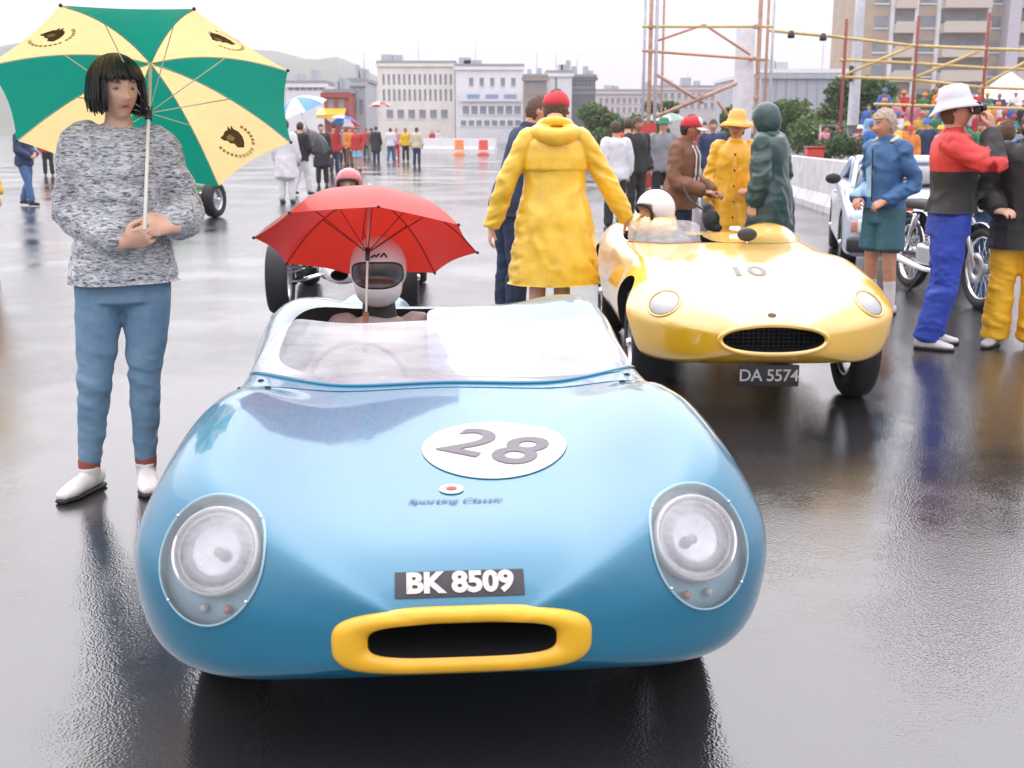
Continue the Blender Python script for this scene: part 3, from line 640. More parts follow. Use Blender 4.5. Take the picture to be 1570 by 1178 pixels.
class Person:
    def __init__(s, label, loc, face=0, height=1.75, lean=0, side=0, arms=None, legs=None, head=(0, 0, 0), sk=0, vox=.009, slim=1.0, name='person', cat='person', group=None, arm_r=1.0, z0=0.0, neck=0.0):
        """local frame: facing -Y; face = turn in degrees about Z; arms {side: (elbow, wrist, hand_dir, palm_normal, curl)}"""
        s.k = height / 1.75; s.vox = vox; s.sk = sk; s.slim = slim
        s.root = empty(name, (loc[0], loc[1], z0), R(face), label, cat, group, scale=s.k)
        s.RM = rotm('X', lean) @ rotm('Y', side); s.piv = np.array([0, 0, .95])
        s.arms = {}; s.legs = {}
        for q in (-1, 1):
            sh = s.T((q * .178 * slim, .01, 1.425)); d = (arms or {}).get(q)
            if d is None: d = ((q * .245, .03, 1.14), (q * .255, -.05, .895), (0, -.12, -1), (-q, 0, 0), 22)
            s.arms[q] = (sh,) + tuple(d)
            l = (legs or {}).get(q)
            if l is None: l = ((q * .105, -.005, .49), (q * .115, .025, .085), (q * .14, -1, 0))
            s.legs[q] = ((q * .092, .005, .90),) + tuple(l)
        s.hm = np.eye(4); Rh = s.RM @ rotm('Z', head[0]) @ rotm('X', head[1]) @ rotm('Y', head[2]); s.hm[:3, :3] = Rh; s.hm[:3, 3] = s.T((0, -.012, 1.50)) + Rh @ np.array([0, -.010, .128 + neck])
    def T(s, p):
        p = np.array(p, float); w = min(max((p[2] - .90) / .25, 0), 1); q = s.RM @ (p - s.piv) + s.piv; return p * (1 - w) + q * w
    def torso(s, z0, z1, off=0, flare=0, n=14, zf=None, squash=1):
        zs = np.linspace(z0, z1, n); P = []; Rr = []
        for z in zs:
            rx, ry, yo = tor(max(z, .93)) if z < .93 and off > 0 else tor(z); rx *= s.slim if z > 1.05 else 1
            fl = flare * np.clip(((zf or 1.25) - z) / ((zf or 1.25) - z0 + 1e-6), 0, 1)
            P.append(s.T((0, yo, z))); Rr.append((rx + off + fl, ry + off * squash + fl * .85))
        return tube(P, Rr, 30, 2, ref=(0, 1, 0))
    def arm(s, q, off=0, end=1.0, r=(.060, .050, .044, .041, .031), loose=0, sl=1.0):
        sh, el, wr = (np.array(t, float) for t in s.arms[q][:3]); fe = el + (wr - el) * end
        inn = sh + np.array([-q * .05, 0, .0])
        return tube([inn, sh, (sh + el) / 2, el, (el + fe) / 2, fe], [r[0] + off * .6, r[0] + off, r[1] + off + loose * .3, r[2] + off + loose * .6, r[3] + off + loose, r[4] + (r[3] - r[4]) * (1 - end) + off + loose * .7], 16, 4)
    def leg(s, q, off=0, end=1.0, flare=0, r=(.088, .080, .060, .056, .038)):
        h, k, a = (np.array(t, float) for t in s.legs[q][:3]); fe = k + (a - k) * end
        if end < 0: 
            fe = h + (k - h) * (-end); return tube([h + np.array([0, 0, .03]), (h + fe) / 2, fe], [r[0] + off, r[1] + off + flare * .5, r[1] + off + flare], 20, 4)
        return tube([h + np.array([0, 0, .03]), (h + k) / 2, k, k + (fe - k) * .35, fe], [r[0] + off, r[1] + off, r[2] + off, r[3] + off + flare * .4, r[4] + off + flare + (r[3] - r[4]) * (1 - end)], 18, 4)
    def body(s, hands=True, legs=True, lips=1.0, arms_r=None):
        gs = [s.torso(.80, 1.585, n=16), xf(HEAD, s.hm)]
        for q in (-1, 1):
            gs.append(s.arm(q));
            if legs: gs.append(s.leg(q))
        v, f = remesh(cat_geo(*gs), s.vox, 2)
        if hands:
            hs_ = [hand_geo(s.arms[q][2], s.arms[q][3], s.arms[q][4], s.arms[q][5], thumb=(-q if len(s.arms[q]) < 7 else s.arms[q][6])) for q in (-1, 1)]
            for h in hs_: v, f = cat_geo((v, f), remesh(h, max(.0036, s.vox * .55), 1))
        o = obj('body', (v, f), skin(s.sk), s.root); s.tone(o, v, lips); s.bo = o
        for q in (-1, 1):
            c = s.hm[:3, :3] @ np.array([q * .031, -.0715, .007]) + s.hm[:3, 3]
            e = obj('eye', xf(sphere((0, 0, 0), (.0135, .0125, .0085), 14, 10), Matrix([[*s.hm[i, :3], c[i]] for i in range(3)] + [[0, 0, 0, 1]])), [EYEW, IRIS], s.root)
            ax = s.hm[:3, :3] @ np.array([0, -1., 0])
            for p in e.data.polygons:
                if (np.array(p.center) - c).dot(ax) > .0098: p.material_index = 1
        return o
    def tone(s, o, v, lips):
        inv = np.linalg.inv(s.hm); h = v @ inv[:3, :3].T + inv[:3, 3]; c = np.ones((len(v), 4))
        c[:, :3] *= (1 + .12 * fbm(v * 40, 2))[:, None]
        m = (abs(h[:, 0]) < .025) & (h[:, 2] < -.050) & (h[:, 2] > -.071) & (h[:, 1] < -.05); c[m, :3] *= np.array([.95, .62, .62]) ** lips
        m = (abs(h[:, 0]) < .013) & (abs(h[:, 2] + .061) < .0028) & (h[:, 1] < -.05); c[m, :3] *= .3
        m = (abs(abs(h[:, 0]) - .032) < .018) & (h[:, 2] < .033) & (h[:, 2] > .025) & (h[:, 1] < -.04); c[m, :3] *= .25
        a = o.data.color_attributes.new('tone', 'FLOAT_COLOR', 'POINT'); a.data.foreach_set('color', c.ravel())
    def part(s, name, gs, mat, vox=None, smooth=4, fold=None, parent=None, zmin=None):
        v, f = remesh(cat_geo(*gs), vox or s.vox * 1.15, smooth, fold)
        if zmin is not None: lowm = v[:, 2] < zmin + .008 * fbm(v * np.array([6, 6, 0]), 2); v[lowm, 2] = zmin + .008 * fbm(v[lowm] * np.array([6, 6, 0]), 2); v[lowm, :2] *= np.where(np.hypot(v[lowm, 0], v[lowm, 1]) < .11, .98, 1.0)[:, None]
        return obj(name, (v, f), mat, parent or s.root)
    def jacket(s, mat, name='jacket', zlow=.85, off=.022, flare=.01, loose=.012, end=.97, hood=False, collar=True, fold='coat', amp=1.0, seed=0, zf=None, zt=1.47, extra=()):
        gs = [s.torso(zlow - .05, zt, off, flare, zf=zf)] + [s.arm(q, off * .55, end, loose=loose) for q in (-1, 1)]
        if collar: gs.append(tube([s.T((0, .012, 1.455)), s.T((0, .012, 1.50)), s.T((0, .014, 1.525))], [(.100, .086), (.080, .078), (.078, .076)], 22, 3))
        return s.part(name, gs + list(extra), mat, fold=folds(fold, amp, seed), smooth=3, zmin=zlow)
    def trousers(s, mat, name='trousers', off=.014, end=.98, flare=.004, amp=1.0, seed=0, zt=1.03, **kw):
        gs = [s.torso(.80, zt, off, 0, n=9)] + [s.leg(q, off, end, flare) for q in (-1, 1)]
        return s.part(name, gs, mat, fold=folds('trouser', amp, seed), smooth=3)
    def shoes(s, mat, sole, name='shoe', h=.10, heel=.0, top=.05):
        for q in (-1, 1):
            a = np.array(s.legs[q][2], float); d = np.array(s.legs[q][3], float); d /= np.linalg.norm(d); up = np.array([0, 0, 1.])
            b = np.array([a[0], a[1], 0])
            g = [tube([b - d * .065 + up * .048, b - d * .03 + up * .052, b + d * .06 + up * .045, b + d * .13 + up * .034, b + d * .185 + up * .028], [(.030, .036), (.036, .040), (.041, .036), (.045, .026), (.028, .016)], 18, 4, ref=up),
                 tube([a + up * (top - .085), b + up * .055 - d * .01], [(.046, .050), (.040, .046)], 16, 3)]
            sh = s.part(name, g, mat, vox=max(.006, s.vox * .7), smooth=3)
            so = [tube([b - d * .075 + up * .010, b - d * .03 + up * .010, b + d * .06 + up * .010, b + d * .13 + up * .010, b + d * .195 + up * .010], [(.030, .012), (.037, .012), (.041, .012), (.047, .012), (.026, .010)], 16, 4, ref=up)]
            s.part('sole', so, sole, vox=max(.006, s.vox * .7), smooth=1, parent=sh)
    def hair(s, mat, kind='short', grow=1.0):
        nu, nv = 72, 54; v, f = sphere((0, 0, 0), 1, nu, nv); d = v.copy(); x, y, z = d[:, 0] * .074, d[:, 1] * .094, d[:, 2] * .117
        if kind == 'bob':
            rs = np.random.default_rng(4); gs = []
            for i in range(640):
                az = rs.uniform(-180, 180); fr = abs(az) < 56 + rs.normal() * 4; lay = rs.random(); a = R(az)
                A, B, C = .090 + .022 * lay, .104 + .018 * lay, .120 + .012 * lay
                sx_, sy_ = math.sin(a), -math.cos(a)          # az 0 = straight ahead (-Y)
                ze = (.050 + rs.normal() * .006 - .012 * (abs(az) / 56) ** 2) if fr else (-.082 - .008 * math.cos(R(az - 60)) + rs.normal() * .008)
                pts = []; th0 = R(rs.uniform(2, 30)); te = math.acos(min(max((ze - .006) / C, -1), 1)) if ze > 0 else R(90)
                drift = rs.normal() * .10
                for k in range(6):
                    th = th0 + (te - th0) * k / 5; aa = a + drift * (k / 5); pts.append((A * math.sin(th) * math.sin(aa), .010 - B * math.sin(th) * math.cos(aa), .006 + C * math.cos(th)))
                if ze < 0:
                    x0, y0, z0_ = pts[-1]
                    for k in (1, 2, 3):
                        t = k / 3; cu = 1 + .05 * math.sin(t * 2.2) - .16 * t ** 3 * rs.uniform(.3, 1.2); pts.append((x0 * cu, .010 + (y0 - .010) * cu, z0_ + (ze - z0_) * t))
                w = rs.uniform(.006, .0105); gs.append(tube(pts, [(w * .5, w * .4)] + [(w, w * .45)] * (len(pts) - 2) + [(w * .35, w * .2)], 6, 2, ref=(sx_, sy_, .2)))
            v0, f0 = sphere((0, .012, .008), (.088, .100, .118), 36, 26); m_ = (v0[:, 1] < .0) & (v0[:, 2] < .045) & (abs(v0[:, 0]) < .09); v0[m_] *= np.array([.6, .0, .5]); v0[:, 2] = np.maximum(v0[:, 2], -.085)
            o = obj('hair', xf(cat_geo((v0, f0), *gs), s.hm), mat, s.root); return o
        else:
            th = .012 * grow; k = np.clip(-z / .117, 0, 1); y = np.where(y < 0, y, y * (1 - .30 * k))
            n = fbm(d * np.array([9, 9, 9]), 3); n2 = fbm(np.column_stack([d[:, 0] * 22, d[:, 1] * 22, d[:, 2] * 8]), 2)
            rad = 1 + (th + .010 * n * grow + .006 * n2) / .09
            x, y, z = x * rad, y * rad, z * rad
            hl = np.where(y < -.02, .052, np.where(y < .02, -.005 - 2.2 * (y + .0), -.075)) + .008 * n
            inside = z < hl; sc = np.where(inside, .55, 1); x, y, z = x * sc, y * sc, z * np.where(inside, .6, 1)
        return obj('hair', xf((np.column_stack([x, y, z]), f), s.hm), mat, s.root)
    def paint(s, o, mat, fn):
        o.data.materials.append(mat); n = len(o.data.polygons); c = np.empty(n * 3); o.data.polygons.foreach_get('center', c); m = fn(c.reshape(-1, 3)).astype(np.int32); o.data.polygons.foreach_set('material_index', m)
    def local(s, name, g, mat, parent=None): return obj(name, xf(g, s.hm), mat, parent or s.root)
    def cap(s, mats, brim=True, name='cap', brimmat=None):
        v, f = sphere((0, .0, .038), (.090, .108, .093), 32, 20); v[:, 2] = np.maximum(v[:, 2], .018); v[:, 2] -= .012 * (v[:, 1] / .1)
        c = s.local(name, (v, f), mats)
        if brim:
            g = disc(.075, .075, 6, 28, p=2.3); b = g[0]; w = np.column_stack([b[:, 0], -.105 + b[:, 1] * .9, .028 - .9 * b[:, 0] ** 2 * 4 + b[:, 1] * .12]); w2 = w.copy(); w2[:, 2] -= .005
            n = len(w); s.local('brim', cat_geo((w, g[1]), (w2, [tuple(reversed(q)) for q in g[1]])), brimmat or (mats[0] if isinstance(mats, list) else mats), c)
        return c
    def bucket(s, mat, name='hat', wide=.16, droop=.05):
        pr = [(.001, .145), (.05, .142), (.082, .125), (.096, .06), (.102, .030), (.102 + (wide - .102) * .5, .022 - droop * .35), (wide, .022 - droop), (wide - .003, .017 - droop), (.098, .02), (.09, .05)]
        g = lathe(pr, 36, 'z'); v = g[0].copy(); a = np.arctan2(v[:, 1], v[:, 0]); r = np.hypot(v[:, 0], v[:, 1]); v[:, 2] += np.where(r > .105, .014 * np.sin(a * 2 + 1) + .007 * np.sin(3 * a), .004 * np.sin(5 * a)); v[:, 1] = v[:, 1] * 1.15; v[:, 2] += .045
        return s.local(name, (v, g[1]), mat)
    def hoodup(s, mat):
        v, f = sphere((0, .02, .0), (.112, .135, .150), 40, 30); x, y, z = v.T
        y = np.where(y < -.06, -.06 - (y + .06) * -.4, y); z = np.where((z > 0), z, z * 1.1)
        face = (np.hypot(x / .075, (z + .01) / .10) < 1) & (y < 0); y = np.where(face, .02, y)
        v = np.column_stack([x, y, z]); v = v + (.010 * fbm(v * 16))[:, None] * (v / (np.linalg.norm(v, axis=1)[:, None] + 1e-6))
        return s.local('hood', (v, f), mat)
def cloth(name, c, rough=.75, bump=.25, bs=160, var=.15, **k): return M(name, c, rough, bump=bump, bs=bs, var=var, **k)
WBOOT = cloth('white_boot_leather', (.72, .68, .64), .5); SOLE = M('dark_sole', (.02, .018, .016), .6); BSHOE = cloth('black_shoe', (.02, .02, .022), .4)
DENIM = cloth('washed_denim', (.10, .20, .30), .85, .3, 260, alt=(.19, .31, .42)); DEN2 = cloth('blue_denim', (.05, .13, .30), .85); NAVY = cloth('navy_cloth', (.018, .035, .075), .8)
YRAIN = cloth('yellow_raincoat', (.80, .50, .030), .32, .12, 30, coat=.35, coat_rough=.25); DGRN = cloth('dark_green_oilskin', (.018, .055, .050), .40, .15, 30, coat=.3)
BROWN = cloth('brown_jacket', (.20, .09, .045), .7); REDJ = cloth('red_jacket', (.60, .035, .03), .5, .2, 60); BLKJ = cloth('black_jacket', (.018, .016, .016), .6); BLUT = cloth('royal_blue_trouser', (.02, .055, .38), .6)
BLUJ = cloth('blue_jacket', (.035, .12, .27), .55, .2, 60); PALEB = cloth('pale_blue_panel', (.33, .52, .66), .55); TEAL = cloth('teal_shorts', (.04, .13, .16), .7); YTRO = cloth('yellow_trouser', (.78, .42, .012), .5, .15, 40)
RCAP = cloth('red_cap', (.55, .02, .025), .6); WHAT = cloth('white_hat', (.62, .61, .64), .6); ORGH = cloth('orange_hat', (.85, .40, .06), .5, .15, 30); WSOCK = cloth('white_sock', (.7, .68, .64), .8)
HBLK = M('black_hair', (.012, .008, .007), .35, var=.5, vs=40, bump=.8, bs=130, stretch=(1, 1, .15)); HBRN = M('brown_hair', (.10, .045, .02), .5, var=.4, vs=60, bump=.8, bs=120); HGRY = M('fair_hair', (.42, .26, .15), .55, var=.35, vs=50, bump=.8, bs=120, alt=(.55, .48, .42))
BEIGE = cloth('beige_overall', (.62, .52, .44), .7); WCOT = cloth('white_cotton', (.72, .70, .70), .8)
def sweater_mat():
    m = bpy.data.materials.new('marled_sweater'); m.use_nodes = True; nt = m.node_tree; b = nt.nodes['Principled BSDF']; b.inputs['Roughness'].default_value = .95; b.inputs['Sheen Weight'].default_value = .2
    t = nd(nt, 'ShaderNodeTexCoord'); mp = nd(nt, 'ShaderNodeMapping'); mp.inputs['Scale'].default_value = (1, 1, 3.6); nt.links.new(t.outputs['Object'], mp.inputs[0])
    n = nd(nt, 'ShaderNodeTexNoise', Scale=36.0, Detail=4.0, Roughness=.65, Distortion=.7); nt.links.new(mp.outputs[0], n.inputs['Vector'])
    cr = nd(nt, 'ShaderNodeValToRGB'); e = cr.color_ramp.elements; e[0].position = .36; e[0].color = (.06, .07, .07, 1); e[1].position = .60; e[1].color = (.62, .62, .64, 1); x = e.new(.46); x.color = (.32, .34, .35, 1)
    nt.links.new(n.outputs[0], cr.inputs[0]); nt.links.new(cr.outputs[0], b.inputs['Base Color'])
    n2 = nd(nt, 'ShaderNodeTexNoise', Scale=150.0, Detail=2.0); nt.links.new(t.outputs['Object'], n2.inputs['Vector']); bp = nd(nt, 'ShaderNodeBump', Strength=.6, Distance=.006); nt.links.new(n2.outputs[0], bp.inputs['Height']); nt.links.new(bp.outputs[0], b.inputs['Normal'])
    return m
SWEAT = sweater_mat()

# woman with the golf umbrella
wx, wy, _ = G(183, 748)
def woman():
    P = Person('woman in marled grey sweater, cropped jeans and white boots, holding an umbrella', (wx + .085, wy), face=14, side=2.0, height=1.735, slim=.84, sk=0, vox=.0065, head=(25, 2, -2),
        arms={-1: ((-.190, .05, 1.15), (.030, -.205, 1.050), (.85, -.30, .28), (.15, .9, .35), 38, 1), 1: ((.255, .04, 1.15), (.205, -.190, 1.105), (-.85, -.30, .10), (-.15, .9, -.3), 42, -1)},
        legs={-1: ((-.140, -.010, .49), (-.195, .01, .085), (-.62, -1, 0)), 1: ((.055, -.010, .49), (.030, .03, .085), (.10, -1, 0))})
    P.body(); P.hair(HBLK, 'bob')
    gs = [P.torso(.83, 1.455, .036, .012, n=14, zf=1.2)] + [P.arm(q, .017, .93, loose=.020) for q in (-1, 1)]
    gs += [tube([P.T((0, .012, 1.43)), P.T((0, .006, 1.478))], [(.125, .095), (.092, .085)], 24, 4)]
    # slack hem roll
    P.part('sweater', gs, SWEAT, fold=folds('knit', 1.5, 2), smooth=3, vox=.008, zmin=.875)
    P.trousers(DENIM, 'jeans', off=.009, end=.90, flare=-.004, amp=1.1, seed=3)
    for q in (-1, 1):
        k, a = (np.array(P.legs[q][i], float) for i in (1, 2)); c = k + (a - k) * .94
        P.part('sock', [tube([c + np.array([0, 0, .03]), a], [.046, .044], 16, 3)], cloth('rust_sock', (.30, .07, .05)), smooth=1)
    P.shoes(WBOOT, SOLE, 'boot', top=.11)
    return P
W_ = woman()

def umbrella(name, label, hub, axis, rad, depth, cols, shaft_len, ribs=8, rot=22.5, grip=True, cat='umbrella', group=None, belly=.55, shaft_r=.006, shmat=None, logo=None, transl=.35, n=10, ferrule=True, stmat=None, dome=1.9):
    """hub: top inside point; axis: unit vector from grip to hub"""
    root = empty(name, hub, 0, label, cat, group); ax = Vector(axis).normalized()
    xa = Vector((1, 0, 0)) - ax * ax.x; xa.normalize(); ya = ax.cross(xa)
    def pt(a, t, w=0):
        # w: 0 on a rib .. panel interior pulled in
        r = rad * t; h = -depth * (t ** dome) ; return xa * (r * math.cos(a)) + ya * (r * math.sin(a)) + ax * h
    for k in range(ribs):
        a0 = R(rot) + 2 * math.pi * k / ribs; a1 = a0 + 2 * math.pi / ribs; V = []; Fc = []; m = 8
        for i in range(n + 1):
            t = i / n
            for j in range(m + 1):
                s_ = j / m; p = pt(a0, t).lerp(pt(a1, t), s_); sag = math.sin(math.pi * s_)
                p = p * 1.0; p = p + ax * (-.0 + .018 * rad * sag * t); p = p - (xa * math.cos((a0 + a1) / 2) + ya * math.sin((a0 + a1) / 2)) * (.035 * rad * sag * t * t)
                V.append(tuple(p))
        for i in range(n):
            for j in range(m): q = i * (m + 1) + j; Fc.append((q, q + 1, q + m + 2, q + m + 1))
        c = cols[k % len(cols)]; pn = obj('canopy_panel', (np.array(V), Fc), c, root)
        if logo and k in logo: logo[k](pn, pt, a0, a1, ax, xa, ya)
        obj('rib', tube([tuple(pt(a0, t) - ax * .004) for t in np.linspace(.02, 1.0, 7)], .0028 if rad > .5 else .0024, 6, 2), stmat or shmat or CHR, root)
        q0 = pt(a0, .55) - ax * .006; q1 = -ax * (depth * 1.15) ; obj('stretcher', rod(tuple(q0), tuple(q1), .0022, 6), stmat or shmat or CHR, root)
        obj('rib_tip', sphere(tuple(pt(a0, 1.0)), .007, 8, 6), M('tip_black', (.02, .02, .02), .4), root)
    obj('shaft', rod(tuple(ax * .05), tuple(-ax * shaft_len), shaft_r, 10), shmat or CHR, root)
    obj('runner', rod(tuple(-ax * depth * 1.05), tuple(-ax * depth * 1.3), shaft_r * 1.9, 12), M('tip_black', (.02, .02, .02), .4), root)
    if ferrule: obj('ferrule', rod(tuple(ax * .01), tuple(ax * .09), shaft_r * 1.1, 8), shmat or CHR, root)
    if grip: obj('handle', rod(tuple(-ax * (shaft_len - .14)), tuple(-ax * (shaft_len + .02)), shaft_r * 2.4, 12), M('wood_grip', (.25, .13, .06), .4), root)
    return root
UGRN = M('umbrella_green', (.005, .26, .18), .45, var=.05, transl=.45); UYEL = M('umbrella_yellow', (.88, .70, .33), .45, var=.05, transl=.50); URED = M('umbrella_red', (.62, .035, .02), .4, var=.06, transl=.35, coat=.3)
LOGO = M('umbrella_print', (.16, .10, .02), .6); LOGY = M('umbrella_print_gold', (.62, .40, .08), .6)
PALE = M('cream_metal', (.75, .72, .62), .35, var=.03)
def logo_fn(pn, pt, a0, a1, ax, xa, ya):
    am = (a0 + a1) / 2; c = (pt(a0, .80).lerp(pt(a1, .80), .5)); rd_ = (xa * math.cos(am) + ya * math.sin(am)); tg = (pt(a1, .8) - pt(a0, .8)).normalized(); out = (pt(am, .9) - pt(am, .7)).normalized(); nn = tg.cross(out); nn = nn if nn.dot(ax) < 0 else -nn
    # upright direction on the cloth as it hangs
    up = Vector((0, 0, 1)); up = (up - nn * up.dot(nn)).normalized(); rt = up.cross(nn); rt = rt if rt.x > 0 else -rt
    def lay(P2, off): return np.array([tuple(c + rt * x + up * y + nn * off) for x, y in P2])
    head = [(-.062, .010), (-.045, .022), (-.030, .042), (-.018, .046), (-.012, .066), (-.004, .048), (.004, .068), (.012, .050), (.030, .040), (.042, .018), (.044, -.008), (.036, -.036), (.006, -.036), (-.004, -.018), (-.024, -.016), (-.030, -.004), (-.048, -.004)]
    P2 = np.array(head) * 1.0; ce = P2.mean(0); obj('emblem', (lay(np.vstack([P2, ce]), .004), [(len(P2), i, (i + 1) % len(P2)) for i in range(len(P2))]), LOGO, pn, False)
    obj('emblem_muzzle', (lay([(-.035, .012), (-.012, .028), (.008, .012), (-.004, -.004), (-.022, .000)], .006), [(0, 1, 2, 3, 4)]), LOGY, pn, False)
    gs = []
    for a in list(range(-150, -20, 13)) + list(range(-12, 60, 13)):
        p = np.array([.085 * math.cos(R(a)), .075 * math.sin(R(a))]); u = np.array([-math.sin(R(a)), math.cos(R(a))]) * .006; w = np.array([math.cos(R(a)), math.sin(R(a))]) * .007
        gs.append((lay([p - u - w, p + u - w, p + u + w, p - u + w], .004), [(0, 1, 2, 3)]))
    q = obj('emblem_ring', cat_geo(*gs), LOGY, pn, False); q['kind'] = 'stuff'
hx, hy, hz = at(231, 97, wy + .16)
hand = at(223, 318, wy - .25)
axu = Vector((hx - hand[0], hy - hand[1], hz - hand[2])); Ls = axu.length; axu.normalize()
umbrella('golf_umbrella', 'green and yellow panelled golf umbrella held open behind the woman', (hx, hy, hz), axu, .585, .215, [UGRN, UYEL], Ls + .10, shmat=PALE, logo={1: logo_fn, 3: logo_fn, 5: logo_fn, 7: logo_fn}, rot=-14, grip=False, shaft_r=.007)
def where(px, py, D): return at(px, py, D)[0], D
def top_h(px, py, D): return at(px, py, D)[2]
# ---- man in the long yellow raincoat, seen from behind
def raincoat_man():
    D = 7.7; x, y = where(850, 300, D)
    P = Person('man in long yellow raincoat and red cap seen from behind, hand on the yellow car', (x, y), face=183, height=1.73, head=(-14, 14, 0), sk=0, vox=.009,
        arms={1: ((.335, .03, 1.13), (.425, -.03, .84), (.15, -.1, -1), (-1, 0, 0), 25), -1: ((-.36, .0, 1.14), (-.505, -.06, .885), (-.35, -.1, -.75), (.6, 0, -.8), 20)},
        legs={1: ((.11, .02, .49), (.13, .05, .085), (.1, -1, 0)), -1: ((-.06, -.02, .49), (-.06, -.06, .085), (-.1, -1, 0))})
    P.body(); P.hair(HBRN)
    P.cap(RCAP)
    hd = remesh(cat_geo(tube([(-.13, .02, 1.485), (-.10, .10, 1.465), (0, .155, 1.44), (.10, .10, 1.465), (.13, .02, 1.485)], [.035, .05, .06, .05, .035], 16, 5), tube([(-.10, -.03, 1.50), (-.085, .05, 1.53), (0, .10, 1.545), (.085, .05, 1.53), (.10, -.03, 1.50)], [.025, .03, .032, .03, .025], 12, 5)), .010, 5, folds('coat', 1.6, 4))
    c = P.jacket(YRAIN, 'raincoat', zlow=.47, off=.026, flare=.125, loose=.012, zf=1.42, amp=1.6, seed=5)
    obj('hood', hd, YRAIN, P.root)
    gs = [P.torso(1.235, 1.475, .036, .028, zf=1.44)] + [P.arm(q, .036, .10, loose=0) for q in (-1, 1)]
    ga = [tube([np.array(P.arms[q][0]) + np.array([-q * .05, 0, 0]), P.arms[q][0], np.array(P.arms[q][0]) * .62 + np.array(P.arms[q][1]) * .38], [.078, .084, .080], 18, 4) for q in (-1, 1)]
    P.part('cape_yoke', gs[:1] + ga[:0], YRAIN, fold=folds('coat', .7, 9), smooth=3)
    P.shoes(BSHOE, SOLE)
raincoat_man()
def navy_man():
    D = 8.75; x, y = where(785, 300, D)
    P = Person('balding man in navy jacket and trousers leaning towards the yellow raincoat', (x, y), face=112, height=1.76, lean=17, head=(-10, -4, 0), sk=1, vox=.010,
        arms={-1: ((-.25, -.10, 1.13), (-.22, -.30, .98), (.1, -1, -.3), (0, 0, -1), 30), 1: ((.24, -.08, 1.12), (.22, -.25, .95), (-.1, -1, -.3), (0, 0, -1), 30)})
    P.body(); P.hair(HBRN, grow=.5); P.jacket(NAVY, zlow=.84, off=.032, flare=.02, loose=.015, amp=1.4, seed=8); P.trousers(NAVY, off=.022, end=1.0, flare=.014, amp=1.3, seed=8); P.shoes(BSHOE, SOLE)
navy_man()
def brown_man():
    D = 10.6; x, y = where(1042, 260, D)
    P = Person('man in brown jacket and red and white cap beside the yellow sou\'wester', (x, y), face=58, height=top_h(1050, 180, D) + .02, lean=6, head=(12, 4, 0), sk=3, vox=.010,
        arms={-1: ((-.26, -.06, 1.13), (-.14, -.32, 1.02), (.4, -1, -.1), (.3, 0, -1), 40), 1: ((.25, -.05, 1.12), (.14, -.32, 1.0), (-.4, -1, -.1), (-.3, 0, -1), 40)})
    P.body(); P.hair(HBLK); P.jacket(BROWN, zlow=.84, off=.034, flare=.02, loose=.015, amp=1.8, seed=11)
    P.part('shirt', [P.torso(1.0, 1.47, .040, 0, n=8)], WCOT, fold=None) if False else None
    lap = [tube([P.T((k, -.158, 1.02)), P.T((k * 1.0, -.168, 1.22)), P.T((k * .9, -.150, 1.38)), P.T((k * .8, -.085, 1.48))], [(.022, .006)] * 4, 12, 5) for k in (-.05, .05)]
    for g in lap: P.part('lining', [g], WCOT, smooth=1)
    P.trousers(NAVY, off=.02, seed=4); P.shoes(BSHOE, SOLE)
    c = P.cap(RCAP, brimmat=WHAT); P.local('cap_front', sphere((0, -.045, .065), (.062, .066, .060), 20, 14), WHAT, c)
    return P
brown_man()
bx_, by_, bz_ = at(1090, 338, 9.95)
bag = remesh(cat_geo(sphere((0, 0, 0), (.075, .06, .095), 20, 14), sphere((.05, 0, -.06), (.05, .05, .045), 16, 12), sphere((-.03, .01, .09), (.035, .03, .06), 14, 10)), .01, 3, folds('x', 3, 2))
b_ = obj('camera_bag', bag, cloth('black_nylon', (.015, .016, .018), .6)); b_.location = (bx_, by_, bz_); tag(b_, 'small black camera bag held in front of the brown jacket', 'bag')
obj('strap', tube([(-.05, 0, .08), (-.16, .12, .16), (-.22, .30, .30)], .009, 8, 5), BLKJ, b_)
def souwester():
    D = 11.2; x, y = where(1126, 280, D)
    P = Person('man in bright yellow oilskin coat and orange brimmed rain hat', (x, y), face=-12, height=top_h(1126, 178, D) + .0, head=(-10, -4, 0), sk=1, vox=.010,
        arms={-1: ((-.25, .02, 1.13), (-.24, -.08, .89), (0, -.2, -1), (1, 0, 0), 30), 1: ((.25, .0, 1.13), (.16, -.22, 1.0), (-.6, -.5, 0), (0, .5, -1), 30)})
    P.body(); P.hair(HBRN); P.jacket(cloth('orange_yellow_oilskin', (.85, .43, .010), .38, .12, 30, coat=.3), 'oilskin_coat', zlow=.50, off=.040, flare=.05, loose=.02, amp=1.6, seed=14)
    P.part('front_placket', [tube([P.T((.0, -.178 - .03 * k / 6, 1.40 - .13 * k)) for k in range(7)], [(.024, .008)] * 7, 10, 4)], MATS['orange_yellow_oilskin'], smooth=1)
    for k in range(5): obj('button', sphere(tuple(P.T((.0, -.190 - .028 * k / 5, 1.36 - .16 * k))), (.011, .006, .011), 10, 8), BLKJ, P.root)
    P.bucket(ORGH, 'rain_hat', wide=.178, droop=.055); P.trousers(cloth('orange_yellow_oilskin', (.85, .43, .010)), off=.025, seed=5); P.shoes(BSHOE, SOLE)
souwester()
